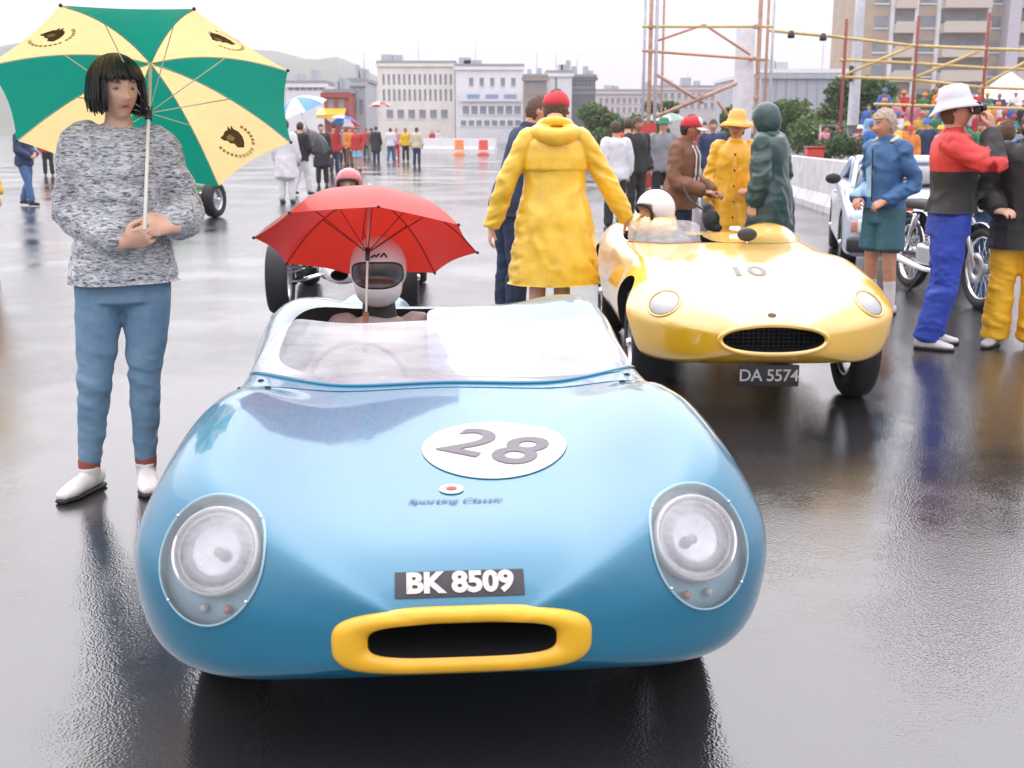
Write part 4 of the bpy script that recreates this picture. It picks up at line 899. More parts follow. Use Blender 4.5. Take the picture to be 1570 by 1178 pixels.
def green_man():
    D = 10.0; x, y = where(1182, 280, D)
    P = Person('hooded figure in dark green oilskin and shorts, seen from behind', (x, y), face=-128, height=top_h(1182, 160, D), lean=4, head=(-8, 10, 0), sk=0, vox=.010,
        arms={-1: ((-.25, .0, 1.13), (-.25, -.10, .89), (0, -.2, -1), (1, 0, 0), 30), 1: ((.26, .03, 1.13), (.27, -.03, .885), (0, -.15, -1), (-1, 0, 0), 35)})
    P.body(); P.hoodup(DGRN); P.jacket(DGRN, 'oilskin_jacket', zlow=.62, off=.045, flare=.055, loose=.022, amp=1.9, seed=21, collar=True)
    P.part('shorts', [P.torso(.82, 1.0, .02)] + [P.leg(q, .025, -.88, .02) for q in (-1, 1)], NAVY, fold=folds('x', 1)); P.shoes(BSHOE, SOLE)
green_man()
def blue_jacket_man():
    D = 9.3; x, y = where(1357, 300, D)
    P = Person('fair haired man in blue jacket, shorts and long white socks', (x, y), face=-62, height=1.63, lean=3, head=(-12, 2, 0), sk=1, vox=.009,
        arms={-1: ((-.27, .06, 1.14), (-.17, -.17, .99), (.7, -.6, -.4), (.3, .6, -.6), 35), 1: ((.26, .07, 1.14), (.17, -.17, .99), (-.7, -.6, -.4), (-.3, .6, -.6), 35)})
    P.body(); P.hair(HGRY, grow=1.5)
    jk = P.jacket(BLUJ, zlow=.93, off=.028, flare=.008, loose=.010, amp=2.4, seed=31, zf=1.1)
    P.paint(jk, PALEB, lambda c: (c[:, 1] < -.01) & (c[:, 2] > 1.02) & (c[:, 2] < 1.34) & (c[:, 0] < .0) & (c[:, 0] > -.205) & (c[:, 2] < 1.30 + .4 * c[:, 0]))
    P.part('zip', [tube([P.T((.01, -.165, 1.44 - .09 * k)) for k in range(6)], [(.008, .006)] * 6, 8, 4)], BLKJ, smooth=0, vox=.006)
    P.part('collar', [tube([P.T((-.10, -.05, 1.49)), P.T((-.075, .05, 1.515)), P.T((0, .09, 1.52)), P.T((.075, .05, 1.515)), P.T((.10, -.05, 1.49))], [.016, .022, .024, .022, .016], 12, 4)], cloth('cream_collar', (.65, .55, .42)), smooth=2)
    P.part('shorts', [P.torso(.80, 1.02, .022)] + [P.leg(q, .026, -.80, .016) for q in (-1, 1)], TEAL, fold=folds('x', 1.5))
    for q in (-1, 1): P.part('sock', [P.leg(q, .006, 1.0, 0)] if False else [tube([np.array(P.legs[q][1]) * .55 + np.array(P.legs[q][2]) * .45, np.array(P.legs[q][2])], [(.055, .055), (.044, .044)], 14, 4)], WSOCK, smooth=2, fold=folds('x', 1))
    P.shoes(cloth('white_trainer', (.70, .69, .68), .5), SOLE)
blue_jacket_man()
def red_jacket_man():
    x0, y0, _ = G(1440, 533); D = y0; x, y = where(1462, 330, D)
    P = Person('man in white hat, red and black jacket and royal blue trousers, raising a camera', (x - .02, y), face=70, height=1.70, lean=-2, head=(0, -8, 0), sk=1, vox=.009,
        arms={-1: ((-.26, -.24, 1.27), (-.085, -.205, 1.52), (.25, .02, .95), (.5, .8, 0), 35), 1: ((.25, -.24, 1.28), (.085, -.205, 1.52), (-.25, .02, .95), (-.5, .8, 0), 35)},
        legs={-1: ((-.10, -.01, .49), (-.11, .10, .085), (-.1, -1, 0)), 1: ((.115, .02, .49), (.13, .06, .085), (.25, -1, 0))})
    P.body(); P.hair(HBRN, grow=.8); jk = P.jacket(BLKJ, 'jacket', zlow=.96, off=.044, flare=.018, loose=.012, amp=2.2, seed=41, zf=1.1, end=.9)
    el = {q: (np.array(P.arms[q][0]), np.array(P.arms[q][1]), np.array(P.arms[q][2])) for q in (-1, 1)}
    def red(c):
        m = c[:, 2] > 1.24
        for q in (-1, 1):
            a, b, w = el[q]; t = ((c - b) @ (w - b)) / ((w - b) @ (w - b)); m &= ~((t > .12) & (np.linalg.norm(c - (b + np.clip(t, 0, 1)[:, None] * (w - b)), axis=1) < .085))
        return m
    P.paint(jk, REDJ, red)
    P.trousers(BLUT, zt=1.0, off=.030, end=1.03, flare=.024, amp=1.9, seed=42); P.bucket(WHAT, 'hat', wide=.155, droop=.045)
    P.shoes(cloth('white_trainer', (.70, .69, .68), .5), SOLE)
    c = np.array(P.hm[:3, :3] @ np.array([0, -.135, .008]) + P.hm[:3, 3]); a = R(70); k = P.k
    w = (x - .02 + k * (c[0] * math.cos(a) - c[1] * math.sin(a)), y + k * (c[0] * math.sin(a) + c[1] * math.cos(a)), c[2] * k)
    cm = empty('camera_compact', w, a, 'black compact camera held to the face under the white hat', 'camera')
    obj('camera_case', bbox(-.07, .07, -.022, .022, -.04, .04, .008), BLKJ, cm); obj('lens', lathe([(.001, -.062), (.026, -.06), (.03, -.05), (.03, -.02), (.001, -.02)], 20, 'y'), DKM, cm); obj('flash', bbox(.02, .06, -.03, -.018, .015, .035, .003), WHP, cm)
red_jacket_man()
def black_jacket_person():
    x0, y0, _ = G(1556, 533); D = y0; x, y = where(1572, 330, D)
    P = Person('person in black jacket and baggy yellow trousers at the right edge', (x, y), face=-20, height=1.62, head=(20, 0, 0), sk=0, vox=.009,
        arms={-1: ((-.29, .0, 1.15), (-.20, -.19, 1.02), (.7, -.6, 0), (0, .5, -1), 30), 1: ((.27, .0, 1.14), (.18, -.2, 1.0), (-.6, -.6, 0), (0, .5, -1), 30)},
        legs={-1: ((-.115, .0, .49), (-.13, .03, .085), (-.45, -1, 0)), 1: ((.105, -.01, .49), (.12, .02, .085), (.2, -1, 0))})
    P.body(); P.hair(HBRN); P.jacket(BLKJ, zlow=.74, off=.042, flare=.03, loose=.022, amp=1.8, seed=51); P.trousers(YTRO, zt=.95, off=.034, end=1.03, flare=.030, amp=2.0, seed=52); P.shoes(cloth('grey_trainer', (.45, .44, .43), .6), SOLE)
    P.part('blue_collar', [tube([P.T((-.14, -.02, 1.475)), P.T((-.10, .07, 1.50)), P.T((0, .10, 1.51)), P.T((.10, .07, 1.50)), P.T((.14, -.02, 1.475))], [.024, .032, .034, .032, .024], 12, 4)], BLUJ, smooth=2)
black_jacket_person()
def jeans_person():
    D = 9.7; x, y = where(1526, 380, D)
    P = Person('person in dark top and blue jeans behind the black jacket', (x, y), face=150, height=1.55, sk=0, vox=.011)
    P.body(); P.hair(HBRN); P.jacket(NAVY, zlow=.85, off=.03, seed=61); P.trousers(DEN2, off=.018, seed=62); P.shoes(BSHOE, SOLE)
jeans_person()
# ---- drivers
def full_helmet(P, shell, visor):
    v, f = remesh(cat_geo(sphere((0, .012, .022), (.124, .146, .138), 40, 28), sphere((0, -.030, -.058), (.104, .130, .088), 36, 24)), .008, 6)
    h = P.local('helmet', (v, f), shell); bv = BVHTree.FromPolygons([tuple(p) for p in v], f)
    P.local('visor', project(grid_oval(.104, .050), (0, -.4, .008), (1, 0, 0), (0, 0, 1), (0, 1, 0), bv, .004), visor, h)
    P.local('visor_seal', project(ring(.100, .047, .110, .056, p=3.2, n=64, m=5, h=.004), (0, -.4, .008), (1, 0, 0), (0, 0, 1), (0, 1, 0), bv, .001), BLKJ, h)
    for i, (x0, z0, x1, z1) in enumerate(((-.025, .080, -.005, .092), (-.005, .082, .012, .096), (.015, .082, .030, .097), (.030, .097, .042, .080))):
        g = grid2(1, 1, 4, 2)[0]; L = math.hypot(x1 - x0, z1 - z0); ux, uz = (x1 - x0) / L, (z1 - z0) / L
        q = np.array([((x0 + x1) / 2 + p[0] * L * ux - p[1] * .007 * uz, (z0 + z1) / 2 + p[0] * L * uz + p[1] * .007 * ux, 0) for p in g]); P.local('helmet_mark', project((q, grid2(1, 1, 4, 2)[1]), (0, -.4, 0), (1, 0, 0), (0, 0, 1), (0, 1, 0), bv, .002), BKDEC, h)
    return h
def grid_oval(hx, hy): return disc(hx, hy, 9, 48, p=3.2)
VIS = M('dark_visor', (.05, .035, .03), .3, coat=.5, coat_rough=.25, var=.5, vs=9)
def seated(label, px, py, D, face, height=1.72, lean=-10, head=(0, 8, 0), suit=BEIGE, arms=None, sk=0, neck=0.0):
    hx_, _, hz_ = at(px, py, D); k = height / 1.75
    P = Person(label, (hx_, D), face=face, height=height, lean=lean, head=head, sk=sk, vox=.009, arms=arms, neck=neck,
        legs={q: tuple((lambda v: tuple(v))(np.array([[math.cos(R(-face)), -math.sin(R(-face)), 0], [math.sin(R(-face)), math.cos(R(-face)), 0], [0, 0, 1]]) @ np.array(p)) for p in ((q * .10, -.40, 1.02), (q * .10, -.80, .90), (0, -1, 0))) for q in (-1, 1)})
    o = P.hm[:3, 3] * k; a = R(face); P.root.location = (hx_ - (o[0] * math.cos(a) - o[1] * math.sin(a)), D - (o[0] * math.sin(a) + o[1] * math.cos(a)), hz_ - o[2])
    P.body(); P.part('overalls', [P.torso(.82, 1.47, .026)] + [P.arm(q, .018, .95, loose=.012) for q in (-1, 1)] + [P.leg(q, .016, .95) for q in (-1, 1)], suit, fold=folds('coat', 1.8, px), smooth=3)
    return P
P = seated('driver of the blue car in white full face helmet and beige overalls', 580, 418, 4.83, 2, lean=-12, head=(2, 14, 0), neck=.055, suit=cloth('grey_beige_overall', (.46, .40, .35), .7),
    arms={-1: ((-.27, -.10, 1.16), (-.02, -.30, 1.20), (.5, -.5, .5), (.5, .6, 0), 45), 1: ((.27, -.12, 1.14), (.15, -.40, 1.12), (-.2, -1, .2), (-1, 0, 0), 50)})
P.part('neck_cloth', [tube([P.T((0, .01, 1.45)), P.T((0, .0, 1.53)), P.T((0, -.01, 1.60))], [(.085, .08), (.072, .072), (.07, .07)], 20, 4)], BLKJ, fold=folds('x', 2), smooth=2)
full_helmet(P, cloth('white_helmet', (.78, .73, .71), .25, .0, coat=.6, var=.03), VIS)
def open_helmet(P, shell, lining=BLKJ, peak=True, goggles=False):
    v, f = sphere((0, .012, .025), (.126, .146, .140), 48, 36); x, y, z = v.T.copy()
    z = np.where(z < -.075, -.075 + (z + .075) * .3, z); face = (y < -.02) & (z < .045) & (abs(x) < .095); y = np.where(face, -.02, y); x = np.where(face, x * .92, x)
    h = P.local('helmet', (np.column_stack([x, y, z]), f), shell)
    P.local('helmet_lining', tube([(-.083, -.065, -.075), (-.093, -.075, .0), (-.075, -.110, .042), (0, -.132, .050), (.075, -.110, .042), (.093, -.075, .0), (.083, -.065, -.075)], .012, 10, 5), lining, h)
    P.local('chin_strap', tube([(-.085, -.03, -.07), (-.05, -.06, -.118), (0, -.075, -.132), (.05, -.06, -.118), (.085, -.03, -.07)], .011, 8, 5), BLKJ, h)
    return h
P = seated('driver of the yellow car in white open face helmet, looking aside', 1003, 326, 8.15, -14, head=(-54, 2, 0), lean=-8, suit=cloth('green_overall', (.05, .10, .08)), sk=1,
    arms={-1: ((-.27, -.10, 1.12), (-.15, -.36, 1.08), (.2, -1, 0), (1, 0, 0), 50), 1: ((.27, -.10, 1.12), (.15, -.36, 1.08), (-.2, -1, 0), (-1, 0, 0), 50)})
open_helmet(P, MATS['white_helmet']); P.local('beard', remesh(cat_geo(sphere((0, -.055, -.085), (.050, .048, .042), 18, 12), sphere((0, -.075, -.048), (.030, .022, .008), 12, 8)), .006, 2, folds('x', 2))[0:2], HBLK)
P.local('scarf', tube([(-.06, 0, -.135), (0, -.05, -.145), (.06, 0, -.135), (0, .05, -.135), (-.06, 0, -.135)], .024, 10, 5), REDJ)
ssy = ss1.location.y
P = seated('driver of the single seater in pinkish red helmet', 535, 285, ssy + 1.62, 0, lean=-14, suit=WCOT, sk=0, arms={-1: ((-.2, -.10, 1.12), (-.10, -.36, 1.08), (.2, -1, 0), (1, 0, 0), 50), 1: ((.2, -.10, 1.12), (.10, -.36, 1.08), (-.2, -1, 0), (-1, 0, 0), 50)})
open_helmet(P, M('pink_red_helmet', (.50, .10, .11), .3, coat=.5))
# red umbrella of the blue car's driver
hub = Vector(at(566, 300, 4.76)); axr = Vector((.0, math.sin(R(24)), math.cos(R(24))))
umbrella('umbrella', 'plain red umbrella held open over the driver of the blue car', hub, axr, .455, .215, [URED], .64, ribs=8, rot=12, shmat=PALE, stmat=M('rust_rib', (.25, .03, .02), .4), grip=True, shaft_r=.005, ferrule=False, dome=2.4)
# ---------------------------------------------------------------- parked saloon, motorcycle
def saloon():
    c = G(1297, 414); root = empty('saloon_car', (c[0] + .545, c[1] - .926, 0), R(-13), 'silver blue saloon car parked behind the man in blue jacket', 'car')
    # lower body by sections along y (0 = nose), box-like with rounded edges
    def sec(y, hw, z0, z1, r=.10, n=6):
        p = []
        for cx, cz, a0 in ((hw - r, z0 + r, -90), (hw - r, z1 - r, 0), (-hw + r, z1 - r, 90), (-hw + r, z0 + r, 180)):
            for k in range(n + 1): a = R(a0 + 90 * k / n); p.append((cx + r * math.cos(a), y, cz + r * math.sin(a)))
        return np.array(p)
    def loft(S):
        n = len(S[0]); V = np.vstack(S); Fc = [(i * n + j, i * n + (j + 1) % n, (i + 1) * n + (j + 1) % n, (i + 1) * n + j) for i in range(len(S) - 1) for j in range(n)]
        return fixn((V, Fc + [tuple(range(n - 1, -1, -1)), tuple(range(len(V) - n, len(V)))]))
    b = obj('body', loft([sec(.0, .74, .28, .62), sec(.05, .79, .22, .68), sec(.25, .82, .2, .75), sec(1.15, .83, .2, .86), sec(1.6, .83, .2, .90), sec(3.3, .83, .2, .90), sec(3.9, .81, .22, .88), sec(4.2, .78, .26, .84), sec(4.25, .72, .3, .8)]), SILB, root)
    boolean(b, [(half_cyl(s * .55, s * 1.2, y, .30, .36), BLACK) for s in (-1, 1) for y in (.78, 3.3)])
    cab = obj('cabin', loft([sec(1.15, .68, .80, .88, .03), sec(1.75, .62, .80, 1.13, .10), sec(2.1, .61, .8, 1.17, .10), sec(2.9, .61, .8, 1.15, .10), sec(3.55, .68, .80, .92, .04)]), DGL if False else M('car_glass', (.03, .035, .04), .06, coat=1), root)
    obj('roof', loft([sec(1.72, .60, 1.10, 1.16, .03), sec(2.1, .63, 1.11, 1.20, .04), sec(2.9, .62, 1.10, 1.19, .04), sec(3.02, .58, 1.07, 1.13, .03)]), SILB, root)
    for s in (-1, 1):
        obj('pillar', tube([(s * .70, 1.16, .86), (s * .635, 1.74, 1.13)], .028, 10, 3), SILB, root); obj('pillar', tube([(s * .655, 2.35, .88), (s * .625, 2.35, 1.14)], .03, 10, 3), SILB, root); obj('pillar', tube([(s * .70, 3.5, .88), (s * .62, 2.95, 1.13)], .045, 10, 3), SILB, root)
        h = obj('headlight', bbox(s * .55 - .15, s * .55 + .15, -.03, .06, .46, .60, .02), LENS, root); obj('indicator', bbox(s * .73 - .035, s * .73 + .035, -.005, .1, .47, .58, .01), ORL, root)
        mr_ = obj('door_mirror', remesh(sphere((s * .90, 1.45, .95), (.09, .05, .06), 16, 10), .012, 1), BLKJ, root)
        for y in (.78, 3.3): wheel(root, s * .74, y, .30, .17, .19, rimmat=ALU)
        obj('door_handle', bbox(s * .835 - .01, s * .835 + .012, 2.15, 2.28, .76, .79, .004), CHR, root)
    obj('grille', bbox(-.38, .38, -.022, .05, .46, .60, .01), BLACK, root); obj('bumper', bbox(-.80, .80, -.09, .06, .27, .42, .03), M('bumper_black', (.03, .03, .033), .5), root)
    obj('number_plate', bbox(-.2, .2, -.105, -.09, .30, .40, .004), BKDEC, root)
    for k in (-1, 1): obj('wiper', rod((k * .3 - .25, 1.18, .885), (k * .3 + .2, 1.32, .96), .009), BLACK, root)
    return root
saloon()
def motorcycle():
    c = G(1503, 474); root = empty('motorcycle', (c[0], c[1], 0), R(6), 'dark motorcycle with chrome engine parked behind the royal blue trousers', 'motorcycle')
    def wh(y):
        w = obj('wheel', mv(lathe([(.30 + .045 * math.cos(a), .05 * math.sin(a)) for a in np.linspace(0, 2 * np.pi, 14, endpoint=False)], 40, 'x', closed=True), 0, 0, 0), RUB, root); w.location = (0, y, .345)
        obj('rim', lathe([(.265, -.03), (.25, -.03), (.25, .03), (.265, .03)], 36, 'x', closed=True), CHR, w)
        q = obj('spokes', cat_geo(*[rod((.03 * (-1) ** k, .03 * math.cos(a + .4 * (-1) ** k), .03 * math.sin(a + .4 * (-1) ** k)), (0, .255 * math.cos(a), .255 * math.sin(a)), .003, 5) for k, a in enumerate(np.linspace(0, 2 * np.pi, 28, endpoint=False))]), CHR, w); q['kind'] = 'stuff'
        obj('hub', lathe([(.001, -.06), (.05, -.06), (.05, .06), (.001, .06)], 18, 'x'), ALU, w)
        obj('mudguard', tube([(0, .38 * math.cos(R(a)), .38 * math.sin(R(a))) for a in (20, 60, 100, 140, 165)], [(.07, .012)] * 5, 12, 5, ref=(0, 0, 1)), CHR, w)
    wh(0); wh(1.35)
    obj('frame', cat_geo(tube([(0, .33, .85), (0, .45, .50), (0, .6, .28), (0, 1.0, .28), (0, 1.1, .62), (0, .33, .85)], .020, 10, 4)), DKM, root)
    for s in (-1, 1):
        obj('fork', rod((s * .09, 0, .345), (s * .09, .30, .95), .022), CHR, root); obj('swing_arm', rod((s * .09, 1.35, .345), (s * .07, .95, .36), .018), DKM, root); obj('shock', rod((s * .11, 1.25, .38), (s * .11, 1.08, .72), .028), CHR, root)
        obj('exhaust', tube([(s * .10, .52, .55), (s * .14, .42, .40), (s * .15, .62, .25), (s * .15, 1.55, .32)], [.022, .022, .024, .045], 12, 5), CHR, root)
        obj('grip', rod((s * .25, .40, 1.02), (s * .38, .44, 1.01), .017), BLKJ, root); obj('mirror', sphere((s * .32, .36, 1.18), (.055, .012, .04), 14, 10), CHR, root); obj('mirror_stalk', rod((s * .28, .40, 1.02), (s * .32, .37, 1.17), .005), CHR, root)
        obj('brake_disc', lathe([(.13, s * .07), (.06, s * .07), (.06, s * .076), (.13, s * .076)], 28, 'x', closed=True), ALU, root).location = (0, 0, .345)
    obj('handlebar', tube([(-.38, .44, 1.01), (-.24, .39, 1.02), (-.1, .32, .97), (.1, .32, .97), (.24, .39, 1.02), (.38, .44, 1.01)], .013, 10, 4), CHR, root)
    obj('headlamp', lathe([(.001, -.02), (.07, -.01), (.088, .02), (.085, .09), (.04, .15), (.001, .16)], 28, 'y'), CHR, root).location = (0, .12, .88)
    obj('headlamp_lens', lathe([(.001, -.03), (.05, -.025), (.078, -.006)], 24, 'y'), LENS, root).location = (0, .12, .88)
    obj('engine', remesh(cat_geo(bbox(-.17, .17, .50, .95, .28, .48, .04), bbox(-.13, .13, .52, .74, .45, .66, .02)), .012, 1), ALU, root)
    for k in range(7): obj('cooling_fin', bbox(-.17, .17, .50, .77, .47 + .028 * k, .478 + .028 * k, .002), ALU, root)
    obj('fuel_tank', remesh(sphere((0, .58, .84), (.14, .27, .13), 24, 16), .012, 2), M('tank_maroon', (.12, .015, .015), .25, coat=1), root)
    obj('seat', remesh(bbox(-.13, .13, .80, 1.42, .76, .85, .04), .012, 4), BLKJ, root); obj('tail_lamp', bbox(-.05, .05, 1.48, 1.54, .70, .78, .01), RDDEC, root)
    obj('stand', rod((-.08, .85, .28), (-.24, .9, .01), .012), DKM, root)
motorcycle()

# ---------------------------------------------------------------- concrete barriers, planter
CONC = M('wet_concrete', (.62, .61, .61), .6, var=.18, vs=4, bump=.3, bs=40)
def barrier(name, a, b, n, label, group, h=.82, mat=CONC, w=.5):
    a = np.array(a); b = np.array(b); d = (b - a) / n; L = np.linalg.norm(d); ang = math.atan2(d[1], d[0]); pr = [(-w / 2, 0), (-w / 2, .12), (-w * .28, .32), (-w * .2, h), (w * .2, h), (w * .28, .32), (w / 2, .12), (w / 2, 0)]
    V = [(x, y, z) for x in (.02, L - .02) for (y, z) in pr]; k = len(pr); Fc = [(i, (i + 1) % k, k + (i + 1) % k, k + i) for i in range(k)] + [tuple(range(k - 1, -1, -1)), tuple(range(k, 2 * k))]
    me = mesh_from(name, *fixn((np.array(V), Fc)), smooth=False); me.materials.append(mat)
    for i in range(n):
        o = bpy.data.objects.new(name, me); COL.objects.link(o); p = a + d * i; o.location = (p[0], p[1], 0); o.rotation_euler = (0, 0, ang); tag(o, label[i], 'barrier', group)
b0 = G(1200, 300); b1 = G(1345, 345)
barrier('concrete_barrier', b0[:2], b1[:2], 3, ['pale concrete barrier block just right of the dark green oilskin', 'pale concrete barrier block midway between dark green oilskin and saloon car', 'pale concrete barrier block nearest the saloon car front wheel'], 'concrete barriers by the saloon', h=.95)
b0 = G(1330, 292); b1 = G(1600, 300)
barrier('concrete_barrier', b0[:2], b1[:2], 5, ['far concrete block behind the fair haired man, leftmost of the crowd row', 'far concrete block in front of the crowd, second from left', 'far concrete block in front of the crowd, third from left', 'far concrete block in front of the crowd, fourth from left', 'far concrete block in front of the crowd, at the right edge'], 'concrete blocks in front of the crowd', h=.85)
b0 = (at(640, 205, 105)[0], 105); b1 = (at(760, 205, 98)[0], 98)
barrier('white_barrier', b0, b1, 3, ['low white barrier across the far road, leftmost of three', 'low white barrier across the far road, middle of three', 'low white barrier across the far road, nearest the navy jacket'], 'white barriers across the far road', h=1.0, mat=WHP)
for px, lb, c in ((704, 'orange plastic marker drum on the far road, left one', (.75, .20, .03)), (741, 'red plastic marker drum on the far road beside the navy jacket', (.62, .05, .03))):
    x, y = where(px, 220, 78); r = empty('marker_drum', (x, y, 0), 0, lb, 'marker drum', 'marker drums on the far road')
    obj('drum', lathe([(.001, 1.02), (.28, 1.0), (.31, .95), (.31, .62), (.33, .6), (.35, .1), (.42, .08), (.42, 0)], 20, 'z'), M('drum_%d' % px, c, .5), r); obj('white_band', lathe([(.335, .38), (.345, .3), (.35, .2), (.345, .19)], 20, 'z'), WHP, r)

# ---------------------------------------------------------------- vegetation
LEAF = M('foliage', (.07, .13, .03), .6, var=.35, vs=1.5, transl=.3, alt=(.13, .20, .06)); LEAF2 = M('foliage_dark', (.045, .09, .03), .6, var=.3, vs=1.5, transl=.3, alt=(.09, .15, .045)); LEAFY = M('foliage_yellowish', (.13, .15, .03), .6, vs=2, transl=.25, alt=(.20, .19, .05)); BARK = M('bark', (.09, .065, .045), .9, bump=.6, bs=20)
def leaves(centres, radii, n, size, seed):
    r = np.random.default_rng(seed); V = []; Fc = []
    w = np.array(radii) ** 2; w = w / w.sum()
    for i in range(n):
        k = r.choice(len(radii), p=w); d = r.normal(size=3); d /= np.linalg.norm(d); c = np.array(centres[k]) + d * radii[k] * (r.random() ** .35) * np.array([1, 1, .8])
        a = r.normal(size=3); a /= np.linalg.norm(a); b = np.cross(a, r.normal(size=3)); b /= np.linalg.norm(b) + 1e-9; s = size * (.6 + .8 * r.random()); n0 = len(V)
        V += [c - a * s, c + b * s * .45, c + a * s, c - b * s * .45]; Fc.append((n0, n0 + 1, n0 + 2, n0 + 3))
    return np.array(V), Fc
def tree(name, label, cat, x, y, h, rx, mat, seed, n=3500, trunk=True, group=None, low=.35, leaf=.13):
    r = np.random.default_rng(seed); root = empty(name, (x, y, 0), 0, label, cat, group); C = []; Rr = []
    for i in range(16):
        a = r.random() * 6.28; q = rx * math.sqrt(r.random()) * .75; C.append((q * math.cos(a), q * math.sin(a) * .8, h * (low + (1 - low) * (.15 + .75 * r.random())))); Rr.append(rx * (.28 + .2 * r.random()))
    obj('crown', leaves(C, Rr, n, leaf, seed), mat, root, False)['kind'] = 'stuff'
    if trunk:
        obj('trunk', tube([(0, 0, -.05), (.03 * h * .3, 0, h * .2), (0, .05, h * .45), (.05, 0, h * .8)], [.05 * h * .5, .04 * h * .5, .03 * h * .5, .01 * h], 10, 4), BARK, root)
        for i in range(5): obj('limb', tube([(0, 0, h * (.3 + .06 * i)), tuple(np.array(C[i]) * np.array([.5, .5, .92])), C[i]], [.016 * h * .5, .010 * h * .5, .004 * h], 7, 3), BARK, root)
    return root
def tr(px0, px1, ytop, D, name, label, cat, mat, seed, **k):
    x0 = at(px0, 200, D)[0]; x1 = at(px1, 200, D)[0]; h = at((px0 + px1) / 2, ytop, D)[2]; return tree(name, label, cat, (x0 + x1) / 2, D, h, (x1 - x0) / 2 * 1.08, mat, seed, **k)
tr(1268, 1378, 116, 58, 'tree', 'round green tree behind the pale lamp post', 'tree', LEAF2, 3, n=5200, low=.3, leaf=.17)
tr(1188, 1300, 158, 62, 'bush', 'wide green bush left of the pale lamp post', 'bush', LEAF, 4, n=4200, low=.1, leaf=.16, trunk=False)
tr(1215, 1312, 190, 50, 'bush', 'low clipped green bush below the grey shed', 'bush', LEAF, 14, n=2500, low=.05, leaf=.13, trunk=False)
tr(895, 985, 160, 66, 'bush', 'green roadside bush behind the red cap', 'bush', LEAF, 5, n=4000, low=.1, leaf=.16, trunk=False)
tr(985, 1035, 150, 64, 'tree', 'slim green tree behind the scaffold tower', 'tree', LEAF, 6, n=2500, low=.25, leaf=.15)
tr(1090, 1150, 165, 60, 'tree', 'small green tree behind the orange rain hat', 'tree', LEAF, 16, n=2500, low=.25, leaf=.15)
tr(1385, 1470, 135, 64, 'tree', 'yellowish green tree in front of the apartment block', 'tree', LEAFY, 7, n=3200, low=.3, leaf=.17)
x0, y0, _ = G(1296, 290); pl = empty('planter', (x0, y0 + .6, 0), 0, 'low evergreen shrub in a concrete planter on the barrier line', 'planter')
obj('tub', bbox(-.75, .75, -.35, .35, 0, .75, .03), CONC, pl); q = obj('shrub', leaves([(-.45, 0, 1.0), (0, 0, 1.12), (.5, 0, 1.05)], [.40, .42, .42], 1500, .06, 9), LEAF2, pl, False); q['kind'] = 'stuff'
x1_, y1_, _ = G(1254, 291); rb = empty('red_box', (x1_, y1_ + .6, 0), 0, 'small red box standing beside the evergreen planter', 'box'); obj('box_body', bbox(-.22, .22, -.2, .2, 0, 1.05, .03), M('red_box_paint', (.50, .03, .02), .4), rb); obj('box_lid', bbox(-.235, .235, -.215, .215, 1.051, 1.10, .01), M('red_box_lid', (.38, .02, .02), .4), rb)

# ---------------------------------------------------------------- scaffold tower, lamp post, scaffold stand
RUST = M('rusty_tube', (.38, .20, .13), .65, var=.3, vs=8, alt=(.58, .38, .28)); GALV = M('galvanised_tube', (.50, .50, .52), .45, metal=.5, var=.15); YPIPE = M('yellow_pipe', (.62, .45, .16), .5, var=.15); ORNG = M('orange_tube', (.55, .27, .15), .6, var=.2)
def pipe(nm, p, q, r, m, root): return obj(nm, rod(p, q, r, 8), m, root)
D = 24.0
sc = empty('scaffold_tower', (at(1070, 200, D)[0], D, 0), 0, 'tall rusty scaffold tower with cross braces behind the yellow car', 'scaffold')
def sp(px, py, dd=0): p = at(px, py, D + dd); return (p[0] - sc.location.x, dd, p[2])
for px, dd, m, r in ((994, 0, RUST, .045), (1003, 0, GALV, .04), (985, .9, GALV, .035), (1013, 1.8, RUST, .03), (1158, 0, RUST, .05), (1170, .6, RUST, .035), (1178, 1.8, GALV, .035)):
    p = sp(px, 200, dd); pipe('upright', (p[0], p[1], .0), (p[0], p[1], 5.6), r * .9, m, sc)
for a, b, m, r in (((985, 78, 0), (1172, 92, 0), ORNG, .030), ((1004, 64, 0), (1080, 38, 0), ORNG, .025), ((1080, 38, 0), (1150, 84, 0), ORNG, .028), ((1008, 115, 0), (1078, 158, 0), RUST, .04), ((1004, 180, 0), (1130, 128, 0), RUST, .045), ((985, 41, 0), (1185, 41, 0), YPIPE, .03), ((985, 255, 0), (1170, 258, .2), GALV, .03), ((1150, 92, .1), (1178, 92, 1.8), ORNG, .025), ((1100, 155, .3), (1116, 178, .3), RUST, .04)):
    pipe('brace', sp(*a), sp(*b), r * .9, m, sc)
for px, py in ((998, 79), (1160, 90), (1160, 41), (998, 41), (1078, 148), (1160, 150)):
    p = sp(px, py, -.03); obj('clamp', bbox(p[0] - .05, p[0] + .05, -.06, .05, p[2] - .04, p[2] + .04, .01), RUST, sc)
q0 = sp(1128, 60, .25); q1 = sp(1152, 190, .25); obj('white_panel', bbox(q0[0], q1[0], .22, .28, .2, q0[2] + .3, .01), M('white_panel_paint', (.75, .74, .76), .5), sc)
q0 = sp(985, 240, -.1); obj('red_sheet', bbox(q0[0] - .12, q0[0] + .28, -.06, -.03, .35, 1.65, .008), M('red_sheet_cloth', (.48, .05, .04), .7), sc)
LD = 46.0; lx = at(1310, 150, LD)[0]
